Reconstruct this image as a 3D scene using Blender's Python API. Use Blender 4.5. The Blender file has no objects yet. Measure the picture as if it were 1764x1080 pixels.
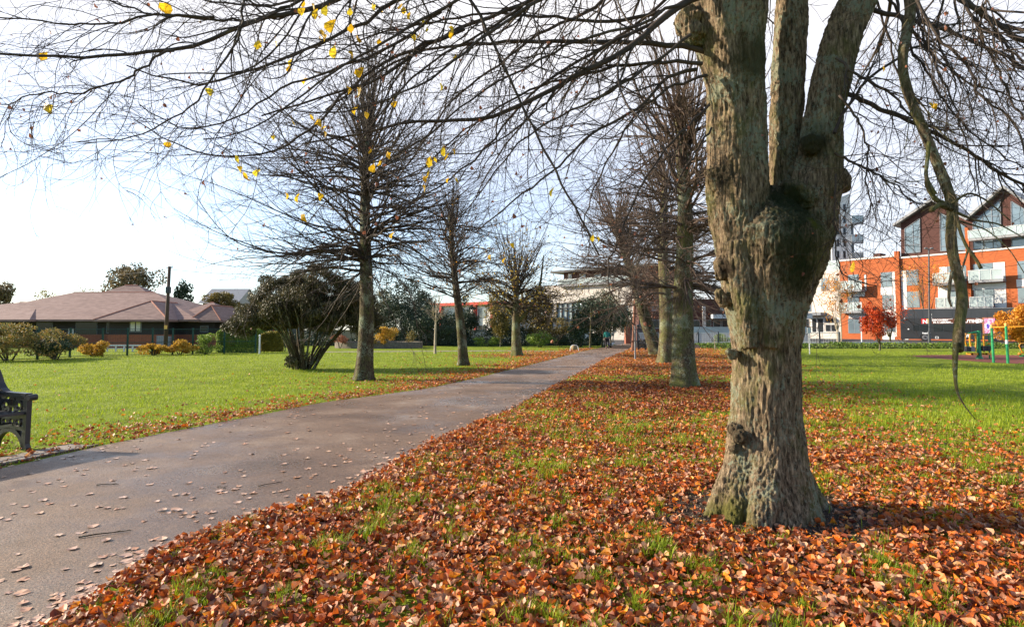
import bpy, math, random
import numpy as np
from math import radians, sin, cos, pi
from mathutils import Vector, Matrix, noise as mnoise
random.seed(7); RG = np.random.default_rng(11)
SC = bpy.context.scene
# ---------------------------------------------------------------- camera
CAMZ, F, CX, CY, PITCH = 1.55, 1000.0, 882.0, 514.0, radians(3.0)
cam_d = bpy.data.cameras.new("camera"); cam = bpy.data.objects.new("camera", cam_d)
SC.collection.objects.link(cam); SC.camera = cam
cam.location = (0, 0, CAMZ); cam.rotation_euler = (pi/2 + PITCH, 0, 0)
cam_d.sensor_width = 36; cam_d.lens = F/1764*36; cam_d.shift_y = (CY-540)/1764
cam_d.clip_start = 0.05; cam_d.clip_end = 2000
# ---------------------------------------------------------------- light
SUN_EL = radians(24); SX, SY = -0.975, 0.20
SUN_AZ = math.atan2(SX, SY)
sv = Vector((sin(SUN_AZ)*cos(SUN_EL), cos(SUN_AZ)*cos(SUN_EL), sin(SUN_EL)))
sl = bpy.data.lights.new("sun", 'SUN'); sl.energy = 5.0; sl.angle = radians(0.6); sl.color = (1.0, .88, .70)
so = bpy.data.objects.new("sun", sl); SC.collection.objects.link(so)
so.rotation_euler = sv.to_track_quat('Z', 'Y').to_euler()
wd = bpy.data.worlds.new("World"); SC.world = wd; wd.use_nodes = True
nt = wd.node_tree; N = nt.nodes; Lk = nt.links
for n in list(N): N.remove(n)
out = N.new('ShaderNodeOutputWorld'); bg = N.new('ShaderNodeBackground'); Lk.new(bg.outputs[0], out.inputs[0])
sky = N.new('ShaderNodeTexSky'); sky.sky_type = 'NISHITA'; sky.sun_disc = False
sky.sun_elevation = SUN_EL; sky.sun_rotation = SUN_AZ; sky.air_density = 1.0; sky.dust_density = .6; sky.ozone_density = 1.5
bg.inputs[1].default_value = 0.12
tc = N.new('ShaderNodeTexCoord'); mp = N.new('ShaderNodeMapping'); mp.inputs['Scale'].default_value = (1.0, 1.0, 2.6)
mp.inputs['Location'].default_value = (.35, .1, .18)
Lk.new(tc.outputs['Generated'], mp.inputs[0])
nz = N.new('ShaderNodeTexNoise'); nz.inputs['Scale'].default_value = 1.7; nz.inputs['Detail'].default_value = 7; nz.inputs['Roughness'].default_value = .52
Lk.new(mp.outputs[0], nz.inputs['Vector'])
cr = N.new('ShaderNodeValToRGB'); cr.color_ramp.elements[0].position = .40; cr.color_ramp.elements[1].position = .60
Lk.new(nz.outputs['Fac'], cr.inputs[0])
hz = N.new('ShaderNodeMapRange'); hz.inputs[3].default_value = .30; hz.inputs[4].default_value = .98; hz.inputs[1].default_value = .15; hz.inputs[2].default_value = .45
sepw = N.new('ShaderNodeSeparateXYZ'); Lk.new(tc.outputs['Generated'], sepw.inputs[0]); Lk.new(sepw.outputs[2], hz.inputs[0])
xr = N.new('ShaderNodeMapRange'); xr.inputs[1].default_value = -.35; xr.inputs[2].default_value = .35; xr.inputs[3].default_value = 0; xr.inputs[4].default_value = .75
Lk.new(sepw.outputs[0], xr.inputs[0])
mx = N.new('ShaderNodeMath'); mx.operation = 'MAXIMUM'; Lk.new(hz.outputs[0], mx.inputs[0]); Lk.new(xr.outputs[0], mx.inputs[1])
m1 = N.new('ShaderNodeMath'); m1.operation = 'MULTIPLY'; Lk.new(cr.outputs[0], m1.inputs[0]); m1.inputs[1].default_value = .35
m2 = N.new('ShaderNodeMath'); m2.operation = 'MAXIMUM'; Lk.new(m1.outputs[0], m2.inputs[0]); Lk.new(mx.outputs[0], m2.inputs[1])
# thin bright cloud over the whole right and upper sky
cl = N.new('ShaderNodeMix'); cl.data_type = 'RGBA'
tn = N.new('ShaderNodeMix'); tn.data_type = 'RGBA'; tn.blend_type = 'MULTIPLY'; tn.inputs[0].default_value = 1; tn.inputs[7].default_value = (.78, .88, 1.0, 1); Lk.new(sky.outputs[0], tn.inputs[6])
Lk.new(m2.outputs[0], cl.inputs[0]); Lk.new(tn.outputs[2], cl.inputs[6])
cc = N.new('ShaderNodeMix'); cc.data_type = 'RGBA'; cc.inputs[6].default_value = (3.5, 3.5, 3.75, 1); cc.inputs[7].default_value = (5.2, 5.1, 5.2, 1)
Lk.new(nz.outputs['Fac'], cc.inputs[0]); Lk.new(cc.outputs[2], cl.inputs[7])
# clouds masked out of view, overhead and behind, to cut fill light; darker blue stays
zr = N.new('ShaderNodeMapRange'); zr.interpolation_type = 'SMOOTHSTEP'; zr.inputs[1].default_value = .52; zr.inputs[2].default_value = .80; zr.inputs[3].default_value = 1; zr.inputs[4].default_value = .12; Lk.new(sepw.outputs[2], zr.inputs[0])
yr = N.new('ShaderNodeMapRange'); yr.interpolation_type = 'SMOOTHSTEP'; yr.inputs[1].default_value = -.45; yr.inputs[2].default_value = .15; yr.inputs[3].default_value = .12; yr.inputs[4].default_value = 1; Lk.new(sepw.outputs[1], yr.inputs[0])
zy = N.new('ShaderNodeMath'); zy.operation = 'MULTIPLY'; Lk.new(zr.outputs[0], zy.inputs[0]); Lk.new(yr.outputs[0], zy.inputs[1])
m3 = N.new('ShaderNodeMath'); m3.operation = 'MULTIPLY'; Lk.new(m2.outputs[0], m3.inputs[0]); Lk.new(zy.outputs[0], m3.inputs[1]); Lk.new(m3.outputs[0], cl.inputs[0])
Lk.new(cl.outputs[2], bg.inputs[0])
SC.view_settings.view_transform = 'Standard'; SC.view_settings.look = 'None'; SC.view_settings.gamma = 1
SC.view_settings.exposure = 1.25
# ---------------------------------------------------------------- picture <-> place
cp, sp = cos(PITCH), sin(PITCH)
def ray(px, py):
    x = (px-CX)/F; y = (CY-py)/F
    return np.array([x, cp - y*sp, sp + y*cp])
def G(px, py, z=0.0):
    d = ray(px, py); t = (z-CAMZ)/d[2]; return (d[0]*t, d[1]*t)
def W(px, py, Y):
    d = ray(px, py); t = Y/d[1]; return np.array([d[0]*t, Y, CAMZ+d[2]*t])
# ---------------------------------------------------------------- mesh building
class Geo:
    def __init__(s): s.v = []; s.f = {}; s.n = 0
    def add(s, V, Fc):
        V = np.asarray(V, float).reshape(-1, 3); Fc = np.asarray(Fc, int)
        s.f.setdefault(Fc.shape[1], []).append(Fc + s.n); s.v.append(V); s.n += len(V); return s
    def poly(s, pts):
        return s.add(pts, [list(range(len(pts)))])
    def box(s, x0, x1, y0, y1, z0, z1, rz=0, c=None):
        V = np.array([(x, y, z) for z in (z0, z1) for y in (y0, y1) for x in (x0, x1)], float)
        if rz:
            c = c if c is not None else (0, 0); R = np.array([[cos(rz), -sin(rz)], [sin(rz), cos(rz)]])
            V[:, :2] = (V[:, :2]-c) @ R.T + c
        return s.add(V, [(0, 2, 3, 1), (4, 5, 7, 6), (0, 1, 5, 4), (2, 6, 7, 3), (0, 4, 6, 2), (1, 3, 7, 5)])
    def bar(s, a, b, w, h=None):
        return s.tube([a, b], [w, w] if h is None else [w, h], 6, cap=True)
    def tube(s, P, R, k=8, cap=False):
        P = np.asarray(P, float)[None]; R = np.asarray(R, float)[None]
        tubes(s, P, R, k)
        if cap:
            n = P.shape[1]; base = s.n - n*k
            s.f.setdefault(k, []).append(np.array([list(range(base, base+k))[::-1], list(range(base+(n-1)*k, base+n*k))]))
        return s
    def prism(s, pts, y0, y1, M=None):
        """outline pts (x,z) extruded from y0 to y1"""
        n = len(pts); V = [(x, y0, z) for x, z in pts] + [(x, y1, z) for x, z in pts]
        if M is not None: V = [M(v) for v in V]
        s.add(V, [(i, (i+1) % n, n+(i+1) % n, n+i) for i in range(n)])
        s.f.setdefault(n, []).append(np.array([list(range(s.n-2*n, s.n-n))[::-1], list(range(s.n-n, s.n))])); return s
    def blob(s, c, r, k=10, m=7, rough=.12):
        c = np.array(c, float); r = np.array(r, float)*np.ones(3)
        V = [c+(0, 0, -r[2])]
        for i in range(1, m):
            a = -pi/2+pi*i/m
            for j in range(k):
                b = 2*pi*j/k; q = 1+rough*random.uniform(-1, 1)
                V.append(c + r*q*np.array([cos(a)*cos(b), cos(a)*sin(b), sin(a)]))
        V.append(c+(0, 0, r[2])); s.add(V, [(0, 1+(j+1) % k, 1+j) for j in range(k)])
        b0 = s.n-len(V)
        s.f.setdefault(4, []).append(b0+np.array([(1+i*k+j, 1+i*k+(j+1) % k, 1+(i+1)*k+(j+1) % k, 1+(i+1)*k+j) for i in range(m-2) for j in range(k)]))
        e = len(V)-1; q = 1+(m-2)*k
        s.f.setdefault(3, []).append(b0+np.array([(q+j, q+(j+1) % k, e) for j in range(k)])); return s
    def mesh(s, name, off=(0, 0, 0), smooth=False):
        V = np.concatenate(s.v) - np.asarray(off, float); me = bpy.data.meshes.new(name)
        loops = []; tot = []
        for k, L in s.f.items():
            A = np.concatenate(L); loops.append(A.ravel()); tot.append(np.full(len(A), k))
        loops = np.concatenate(loops); tot = np.concatenate(tot)
        me.vertices.add(len(V)); me.vertices.foreach_set('co', V.ravel().astype(np.float32))
        me.loops.add(len(loops)); me.loops.foreach_set('vertex_index', loops.astype(np.int32))
        me.polygons.add(len(tot)); st = np.concatenate([[0], np.cumsum(tot)[:-1]])
        me.polygons.foreach_set('loop_start', st.astype(np.int32)); me.polygons.foreach_set('loop_total', tot.astype(np.int32))
        me.update(calc_edges=True); me.validate(); me.polygons.foreach_set('use_smooth', np.full(len(me.polygons), bool(smooth))); return me
def tubes(g, P, R, k):
    """P (N,n,3) R (N,n) -> open tubes with k sides"""
    Nn, n, _ = P.shape
    T = np.gradient(P, axis=1); T /= np.linalg.norm(T, axis=2, keepdims=True)+1e-9
    m = P[:, -1]-P[:, 0]; m /= np.linalg.norm(m, axis=1, keepdims=True)+1e-9
    ref = np.where(np.abs(m[:, 2:3]) > .8, np.array([[1., .1, 0]]), np.array([[.1, 0, 1.]]))
    ref = ref[:, None, :] * np.ones((1, n, 1))
    U = ref - (ref*T).sum(2, keepdims=True)*T; U /= np.linalg.norm(U, axis=2, keepdims=True)+1e-9
    Vv = np.cross(T, U); a = np.arange(k)*2*pi/k
    X = P[:, :, None, :] + R[:, :, None, None]*(U[:, :, None, :]*np.cos(a)[None, None, :, None] + Vv[:, :, None, :]*np.sin(a)[None, None, :, None])
    j = np.arange(k); i = np.arange(n-1)
    q = np.stack([i[:, None]*k+j, i[:, None]*k+(j+1) % k, (i[:, None]+1)*k+(j+1) % k, (i[:, None]+1)*k+j], -1).reshape(-1, 4)
    Fc = (q[None] + (np.arange(Nn)*n*k)[:, None, None]).reshape(-1, 4)
    g.add(X.reshape(-1, 3), Fc)
OFF = {}
def link(o): SC.collection.objects.link(o); return o
def tag(o, label=None, cat=None, group=None, kind=None):
    if label: o['label'] = label
    if cat: o['category'] = cat
    if group: o['group'] = group
    if kind: o['kind'] = kind
    return o
def thing(name, label, cat, loc, group=None):
    o = link(bpy.data.objects.new(name, None)); o.location = loc; o.empty_display_size = .1
    OFF[o.name] = [float(v) for v in loc]; return tag(o, label, cat, group)
def obj(name, g, m, parent=None, smooth=False, label=None, kind=None):
    """world-space geometry -> object (child if parent)"""
    off = np.zeros(3); p = parent
    if p is not None: off = np.array(OFF[p.name])
    me = g.mesh(name, off, smooth) if isinstance(g, Geo) else g
    me.materials.append(m); o = link(bpy.data.objects.new(name, me)); o.parent = parent; OFF[o.name] = list(off)
    return tag(o, label, None, None, kind)
def single(name, g, m, label, cat, loc, smooth=False, group=None, kind=None):
    me = g.mesh(name, loc, smooth); me.materials.append(m); o = link(bpy.data.objects.new(name, me)); o.location = loc; OFF[o.name] = [float(v) for v in loc]
    return tag(o, label, cat, group, kind)
def dup(root, loc, label=None):
    c = root.copy(); link(c); c.location = loc
    if label: c['label'] = label
    def kids(a, b):
        for ch in list(a.children):
            d = ch.copy(); link(d); d.parent = b; kids(ch, d)
    kids(root, c); return c
# ---------------------------------------------------------------- materials
def ramp(nt, cols):
    r = nt.nodes.new('ShaderNodeValToRGB'); e = r.color_ramp.elements
    while len(e) < len(cols): e.new(.5)
    for i, (p, c) in enumerate(cols): e[i].position = p; e[i].color = (*c, 1)
    return r
def pmat(name, cols, scale=4., rough=.8, bump=0., bscale=None, island=False, metal=0., transl=0., stretch=(1, 1, 1), detail=6., spec=.3, nrough=.6, mixn=0., bstretch=None):
    m = bpy.data.materials.new(name); m.use_nodes = True; nt = m.node_tree; N = nt.nodes; K = nt.links
    b = N['Principled BSDF']; b.inputs['Roughness'].default_value = rough; b.inputs['Metallic'].default_value = metal
    b.inputs['Specular IOR Level'].default_value = spec
    if isinstance(cols[0], (int, float)): cols = [(0, cols), (1, cols)]
    tc = N.new('ShaderNodeTexCoord'); mp = N.new('ShaderNodeMapping'); mp.inputs['Scale'].default_value = stretch; K.new(tc.outputs['Object'], mp.inputs[0])
    nz = N.new('ShaderNodeTexNoise'); nz.inputs['Scale'].default_value = scale; nz.inputs['Detail'].default_value = detail; nz.inputs['Roughness'].default_value = nrough
    K.new(mp.outputs[0], nz.inputs['Vector'])
    r = ramp(nt, cols)
    if island:
        ge = N.new('ShaderNodeNewGeometry'); src = ge.outputs['Random Per Island']
        if mixn:
            mm = N.new('ShaderNodeMath'); mm.operation = 'MULTIPLY_ADD'; K.new(nz.outputs['Fac'], mm.inputs[0]); mm.inputs[1].default_value = mixn*2
            ad = N.new('ShaderNodeMath'); ad.operation = 'MULTIPLY_ADD'; K.new(src, ad.inputs[0]); ad.inputs[1].default_value = 1-mixn; ad.inputs[2].default_value = -mixn*.5
            K.new(ad.outputs[0], mm.inputs[2]); src = mm.outputs[0]
        K.new(src, r.inputs[0])
    else: K.new(nz.outputs['Fac'], r.inputs[0])
    K.new(r.outputs[0], b.inputs['Base Color'])
    if bump:
        nb = N.new('ShaderNodeTexNoise'); nb.inputs['Scale'].default_value = bscale or scale*4; nb.inputs['Detail'].default_value = 5
        mb = N.new('ShaderNodeMapping'); mb.inputs['Scale'].default_value = bstretch or stretch; K.new(tc.outputs['Object'], mb.inputs[0]); K.new(mb.outputs[0], nb.inputs['Vector'])
        bu = N.new('ShaderNodeBump'); bu.inputs['Strength'].default_value = 1; bu.inputs['Distance'].default_value = bump
        K.new(nb.outputs['Fac'], bu.inputs['Height']); K.new(bu.outputs[0], b.inputs['Normal'])
    if transl:
        o = N['Material Output']; t = N.new('ShaderNodeBsdfTranslucent'); K.new(r.outputs[0], t.inputs[0]); mxs = N.new('ShaderNodeMixShader'); mxs.inputs[0].default_value = transl
        K.new(b.outputs[0], mxs.inputs[1]); K.new(t.outputs[0], mxs.inputs[2]); K.new(mxs.outputs[0], o.inputs[0])
    return m
def var(c, d=.25): return [(.3, tuple(x*(1-d) for x in c)), (.7, tuple(x*(1+d) for x in c))]
def glass(name, c=(.05, .07, .08), rough=.06):
    m = pmat(name, [(.3, c), (.7, tuple(x*1.6 for x in c))], scale=.5, rough=rough, spec=1.0); return m
def vnoise(x, y, s=1., seed=0):
    """smooth 2-D value noise 0..1"""
    x = np.asarray(x)*s+seed*17.3; y = np.asarray(y)*s+seed*9.1; i = np.floor(x); j = np.floor(y); fx = x-i; fy = y-j
    h = lambda a, b: np.modf(np.abs(np.sin(a*127.1+b*311.7+seed)*43758.5453))[0]
    u = fx*fx*(3-2*fx); v = fy*fy*(3-2*fy)
    return (h(i, j)*(1-u)+h(i+1, j)*u)*(1-v)+(h(i, j+1)*(1-u)+h(i+1, j+1)*u)*v
# ---------------------------------------------------------------- branches
def norm(a): return a/(np.linalg.norm(a, axis=-1, keepdims=True)+1e-9)
def grow(S, D, L, n, wig, trop):
    """grow N curved shoots; trop: upward pull along the shoot (scalar or list of n-1)"""
    Nn = len(S); P = np.zeros((Nn, n, 3)); P[:, 0] = S; d = norm(D); tr = np.broadcast_to(np.asarray(trop, float), (n-1,))
    w = RG.normal(0, 1, (Nn, 3))
    for i in range(1, n):
        w = .55*w + .8*RG.normal(0, 1, (Nn, 3)); d = norm(d + wig*w + np.array([0, 0, 1.])*tr[i-1])
        P[:, i] = P[:, i-1] + d*(np.asarray(L)/(n-1))[:, None]
    return P
def taper(r0, n, end=.25, p=1.): return np.asarray(r0)[:, None]*(1-(1-end)*np.linspace(0, 1, n)[None]**p)
def kids(P, R, per, t0, t1, Lr, n, ang=(.5, .9), wig=.12, trop=0., rr=.55, rmin=.002, absL=None, bias=None):
    Nn, m, _ = P.shape; idx = np.repeat(np.arange(Nn), per); t = RG.uniform(t0, t1, len(idx))*(m-1)
    i = np.minimum(t.astype(int), m-2); f = (t-i)[:, None]
    S = P[idx, i]*(1-f)+P[idx, i+1]*f; T = norm(P[idx, i+1]-P[idx, i]); r = R[idx, i]*(1-f[:, 0])+R[idx, i+1]*f[:, 0]
    q = norm(np.cross(T, RG.normal(0, 1, T.shape)))
    if bias is not None: q = norm(q+np.asarray(bias))
    a = RG.uniform(ang[0], ang[1], len(idx))[:, None]; D = T*np.cos(a)+q*np.sin(a)
    Lp = np.linalg.norm(np.diff(P, axis=1), axis=2).sum(1)[idx]
    L = (Lp*Lr if absL is None else RG.uniform(absL[0], absL[1], len(idx)))*RG.uniform(.5, 1.15, len(idx))*(1-.45*t/(m-1))
    r0 = np.maximum(r*rr, rmin); Q = grow(S, D, L, n, wig, trop); return Q, taper(r0, n, .4)
def path_pts(pts, n):
    P = np.array(pts, float); s = np.concatenate([[0], np.cumsum(np.linalg.norm(np.diff(P, axis=0), axis=1))]); u = np.linspace(0, s[-1], n)
    # smooth (Catmull-Rom like) by fitting through dense linear points then averaging
    Q = np.stack([np.interp(u, s, P[:, k]) for k in range(P.shape[1])], 1)
    for _ in range(2): Q[1:-1] = (Q[:-2]+2*Q[1:-1]+Q[2:])/4
    return Q
# leaf templates (x along the leaf, y across, z up)
def leaf_tpl(curl, fold, seed):
    r = np.random.default_rng(seed)
    o = np.array([(0, 0), (.12, .36), (.42, .46), (.78, .26), (1.05, 0), (.78, -.26), (.42, -.46), (.12, -.36), (.45, 0)])
    z = curl*((o[:, 0]-.45)**2*1.6) + fold*np.abs(o[:, 1])*1.3 + r.normal(0, .05, 9); z[8] -= .03
    V = np.column_stack([(o[:, 0]-.5)*(1-abs(curl)*.2), o[:, 1]*(1-abs(fold)*.3), z])
    Fc = np.array([(8, i, (i+1) % 8) for i in range(8)]); return V, Fc
LEAVES = [leaf_tpl(c, f, k) for k, (c, f) in enumerate([(.1, .05), (.6, .3), (-.5, .5), (.9, -.3), (-.8, -.1), (.3, .9), (.5, .8), (-.3, .3), (1.1, .4), (0, -.4)])]
FLAT = [leaf_tpl(.03, .02, 50), leaf_tpl(-.04, .03, 51)]
QUADLEAF = [(np.array([(-.5, 0, 0), (0, .28, .06), (.5, 0, -.05), (0, -.28, .06)]), np.array([(0, 3, 2, 1)]))]
def rotm(yaw, pitch, roll):
    cy, sy, cp_, sp_, cr_, sr = np.cos(yaw), np.sin(yaw), np.cos(pitch), np.sin(pitch), np.cos(roll), np.sin(roll)
    return np.stack([np.stack([cy*cp_, cy*sp_*sr-sy*cr_, cy*sp_*cr_+sy*sr], -1), np.stack([sy*cp_, sy*sp_*sr+cy*cr_, sy*sp_*cr_-cy*sr], -1), np.stack([-sp_, cp_*sr, cp_*cr_], -1)], -2)
def scatter(g, C, size, tpls, tilt=.4, full=False, yaw=None, pitch=None):
    n = len(C); k = RG.integers(0, len(tpls), n); yaw = RG.uniform(0, 2*pi, n) if yaw is None else yaw
    if full: pt = RG.uniform(-pi/2, pi/2, n); rl = RG.uniform(-pi, pi, n)
    else: pt = RG.normal(0, tilt, n); rl = RG.normal(0, tilt, n)
    if pitch is not None: pt = pitch
    R = rotm(yaw, pt, rl); size = np.broadcast_to(size, (n,))
    for j, (V, Fc) in enumerate(tpls):
        s = np.where(k == j)[0]
        if not len(s): continue
        X = np.einsum('nij,vj->nvi', R[s], V)*size[s][:, None, None] + C[s][:, None, :]
        g.add(X.reshape(-1, 3), (Fc[None]+(np.arange(len(s))*len(V))[:, None, None]).reshape(-1, Fc.shape[1]))
# ================================================================ materials
leafcols = [(0, (.08, .018, .008)), (.13, (.24, .055, .014)), (.24, (.60, .12, .010)), (.34, (.14, .05, .022)), (.44, (.44, .23, .13)), (.54, (.70, .17, .007)), (.63, (.26, .075, .026)), (.74, (.58, .34, .21)), (.84, (.68, .27, .010)), (.92, (.44, .055, .008)), (1, (.20, .075, .035))]
M_leaf = pmat('fallen_leaf', leafcols, island=True, rough=.55, transl=.22, scale=30, mixn=.16, spec=.4)
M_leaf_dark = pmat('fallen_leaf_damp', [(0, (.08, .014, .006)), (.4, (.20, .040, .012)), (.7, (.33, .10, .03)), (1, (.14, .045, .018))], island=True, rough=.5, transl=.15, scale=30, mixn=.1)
M_leaf_pale = pmat('path_leaf', [(0, (.36, .20, .13)), (.4, (.50, .32, .22)), (.7, (.42, .20, .10)), (1, (.56, .40, .28))], island=True, rough=.35, scale=40, mixn=.1, spec=.6)
M_blade = pmat('grass_blade', [(0, (.10, .16, .008)), (.45, (.21, .29, .014)), (.8, (.36, .41, .025)), (1, (.48, .43, .09))], island=True, rough=.5, transl=.42, scale=.45, mixn=.45, spec=.25)
def grass_ground():
    m = pmat('lawn', [(.3, (.08, .12, .010)), (.5, (.15, .19, .013)), (.62, (.21, .25, .018)), (.75, (.28, .24, .045))], scale=1.1, rough=.9, bump=.05, bscale=16, detail=10, nrough=.7, spec=.1, bstretch=(1, .6, 1)); return m
M_lawn = grass_ground()
def asphalt():
    m = bpy.data.materials.new('asphalt'); m.use_nodes = True; nt = m.node_tree; N = nt.nodes; K = nt.links; b = N['Principled BSDF']
    tc = N.new('ShaderNodeTexCoord')
    def nz(s, d=6, r=.6):
        n = N.new('ShaderNodeTexNoise'); n.inputs['Scale'].default_value = s; n.inputs['Detail'].default_value = d; n.inputs['Roughness'].default_value = r; K.new(tc.outputs['Object'], n.inputs['Vector']); return n
    big = nz(.8); fine = nz(95, 4, .85); med = nz(28, 4, .7)
    r1 = ramp(nt, [(.3, (.090, .053, .032)), (.50, (.132, .080, .050)), (.62, (.175, .117, .080)), (.72, (.26, .21, .17))]); K.new(big.outputs[0], r1.inputs[0])
    r2 = ramp(nt, [(.40, (.22, .22, .22)), (.5, (1, 1, 1)), (.60, (2.7, 2.6, 2.45))]); K.new(fine.outputs[0], r2.inputs[0])
    mm = N.new('ShaderNodeMix'); mm.data_type = 'RGBA'; mm.blend_type = 'MULTIPLY'; mm.inputs[0].default_value = .8; K.new(r1.outputs[0], mm.inputs[6]); K.new(r2.outputs[0], mm.inputs[7])
    K.new(mm.outputs[2], b.inputs['Base Color'])
    wet = nz(.55, 5); rr = ramp(nt, [(.40, (.72, .72, .72)), (.52, (.42, .42, .42)), (.62, (.2, .2, .2))]); K.new(wet.outputs[0], rr.inputs[0]); K.new(rr.outputs[0], b.inputs['Roughness'])
    ad = N.new('ShaderNodeMath'); ad.operation = 'ADD'; K.new(fine.outputs[0], ad.inputs[0]); K.new(med.outputs[0], ad.inputs[1])
    bu = N.new('ShaderNodeBump'); bu.inputs['Strength'].default_value = .55; bu.inputs['Distance'].default_value = .012; K.new(ad.outputs[0], bu.inputs['Height']); K.new(bu.outputs[0], b.inputs['Normal'])
    return m
M_asph = asphalt()
M_conc = pmat('concrete', [(.3, (.14, .115, .095)), (.6, (.24, .20, .17))], scale=9, rough=.85, bump=.01, bscale=60)
M_soil = pmat('soil', [(.35, (.022, .014, .009)), (.6, (.05, .032, .022)), (.75, (.11, .08, .05))], scale=26, rough=.95, bump=.03, bscale=40, detail=10)
M_chip = pmat('bark_chip', [(0, (.03, .018, .01)), (.6, (.10, .06, .04)), (1, (.32, .24, .17))], island=True, rough=.9)
M_rubber = pmat('rubber_surface', [(.3, (.12, .028, .018)), (.7, (.19, .05, .03))], scale=3, rough=.9, bump=.004, bscale=60)
M_road = pmat('road', var((.06, .058, .06)), scale=2, rough=.85)
M_brick = pmat('brick_red', [(.3, (.28, .065, .020)), (.6, (.37, .098, .030)), (.8, (.42, .12, .045))], scale=2.2, rough=.85, bump=.01, bscale=14, stretch=(1, 1, 4))
M_brickd = pmat('brick_brown', [(.3, (.20, .065, .035)), (.7, (.33, .11, .06))], scale=6, rough=.9, bump=.01, bscale=30, stretch=(1, 1, 4))
M_cream = pmat('cream_render', [(.3, (.43, .38, .34)), (.7, (.54, .49, .44))], scale=1.5, rough=.8)
M_white = pmat('white_render', [(.3, (.52, .51, .49)), (.7, (.62, .61, .59))], scale=2, rough=.7)
M_timber = pmat('dark_timber', [(.3, (.045, .015, .012)), (.7, (.085, .03, .022))], scale=3, rough=.75, stretch=(1, 1, 8))
M_black_tim = pmat('black_boarding', [(.3, (.020, .016, .016)), (.7, (.038, .03, .03))], scale=3, rough=.7, stretch=(1, 1, 10))
M_roof = pmat('clay_tile', [(.3, (.14, .082, .068)), (.5, (.20, .120, .100)), (.7, (.26, .17, .145))], scale=1.6, rough=.75, bump=.012, bscale=9, stretch=(1, 1, 5), detail=9)
M_ridge = pmat('ridge_tile', var((.30, .12, .08)), scale=4, rough=.8)
M_slate = pmat('grey_roof', var((.22, .22, .23), .15), scale=3, rough=.5)
M_glass = glass('window_glass', (.09, .12, .14)); M_glassd = pmat('dark_glass', (.02, .024, .028), rough=.12, spec=.35)
M_glassg = glass('balcony_glass', (.24, .28, .28), .2)
M_frame = pmat('grey_frame', var((.16, .17, .19), .1), rough=.5)
M_wframe = pmat('white_frame', var((.7, .7, .7), .05), rough=.45)
M_steel = pmat('pale_steel', var((.55, .55, .54), .1), rough=.4, metal=.4)
M_dsteel = pmat('dark_steel', var((.05, .055, .06), .2), rough=.5)
M_fgreen = pmat('green_fence_paint', var((.012, .055, .04), .2), rough=.5)
M_iron = pmat('cast_iron_paint', [(.3, (.010, .010, .014)), (.7, (.022, .022, .028))], scale=14, rough=.38, bump=.003, bscale=60, spec=.5)
M_benchw = pmat('bench_slat', [(.3, (.015, .014, .018)), (.7, (.035, .03, .035))], scale=10, rough=.4, stretch=(1, 6, 1), spec=.5)
M_pole = pmat('pole_wood', [(.3, (.05, .03, .022)), (.7, (.11, .07, .05))], scale=6, rough=.85, stretch=(1, 1, .2))
M_wire = pmat('wire', (.08, .08, .085), rough=.6)
M_buspaint = pmat('bus_black', [(.3, (.022, .022, .024)), (.7, (.035, .034, .036))], scale=1, rough=.28, spec=.6)
M_bustop = pmat('bus_dark_grey', [(.3, (.035, .036, .040)), (.7, (.05, .05, .055))], scale=1.2, rough=.35, spec=.6)
M_tyre = pmat('tyre', (.018, .018, .019), rough=.85)
M_rim = pmat('rim', var((.14, .14, .15), .2), rough=.5, metal=.3)
M_brown = pmat('advert_brown', [(.35, (.07, .03, .022)), (.65, (.30, .10, .045))], scale=.35, rough=.5)
M_red = pmat('advert_red', (.65, .02, .02), rough=.5); M_yel = pmat('advert_yellow', (.75, .42, .10), rough=.5)
M_letter = pmat('white_lettering', (.85, .85, .85), rough=.5)
M_post = pmat('poster', [(.35, (.10, .05, .45)), (.45, (.75, .72, .80)), (.55, (.55, .10, .30)), (.65, (.8, .7, .75)), (.75, (.2, .12, .5))], scale=1.6, rough=.5, detail=2)
M_ggreen = pmat('gym_green', var((.008, .22, .075), .15), rough=.4, spec=.5)
M_gyel = pmat('gym_yellow', var((.72, .30, .015), .12), rough=.4, spec=.5)
M_gblack = pmat('gym_black', (.03, .03, .035), rough=.6)
M_teal = pmat('teal_top', var((.006, .14, .12), .2), rough=.85); M_trous = pmat('dark_trousers', var((.022, .02, .025), .2), rough=.9)
M_skin = pmat('skin', (.42, .24, .17), rough=.6); M_hair = pmat('dark_hair', (.02, .015, .012), rough=.8)
M_dogw = pmat('dog_fur', [(.45, (.04, .03, .025)), (.52, (.72, .68, .6))], scale=3.5, rough=.9)
M_boulder = pmat('boulder', [(.3, (.18, .13, .07)), (.7, (.34, .26, .15))], scale=5, rough=.9, bump=.02, bscale=20)
M_stone = pmat('planter_stone', [(.3, (.09, .075, .06)), (.7, (.20, .17, .13))], scale=7, rough=.9, bump=.02, bscale=14)
def folmat(n, c0, c1, c2, tr=.3): return pmat(n, [(0, c0), (.5, c1), (1, c2)], island=True, rough=.5, transl=tr, scale=1.2, mixn=.3, spec=.35)
F_laurel = folmat('laurel_leaf', (.022, .028, .008), (.075, .070, .026), (.30, .23, .13), .12)
F_holly = folmat('holly_leaf', (.010, .022, .008), (.028, .052, .018), (.12, .16, .09), .08)
F_olive = folmat('olive_leaf', (.05, .045, .012), (.14, .11, .025), (.24, .17, .04))
F_yell = folmat('yellow_leaf', (.25, .13, .015), (.52, .30, .03), (.62, .42, .08), .4)
F_orange = folmat('orange_leaf', (.34, .11, .012), (.62, .26, .02), (.70, .40, .06), .4)
F_maple = folmat('maple_leaf', (.22, .018, .006), (.50, .055, .010), (.62, .13, .018), .4)
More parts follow.
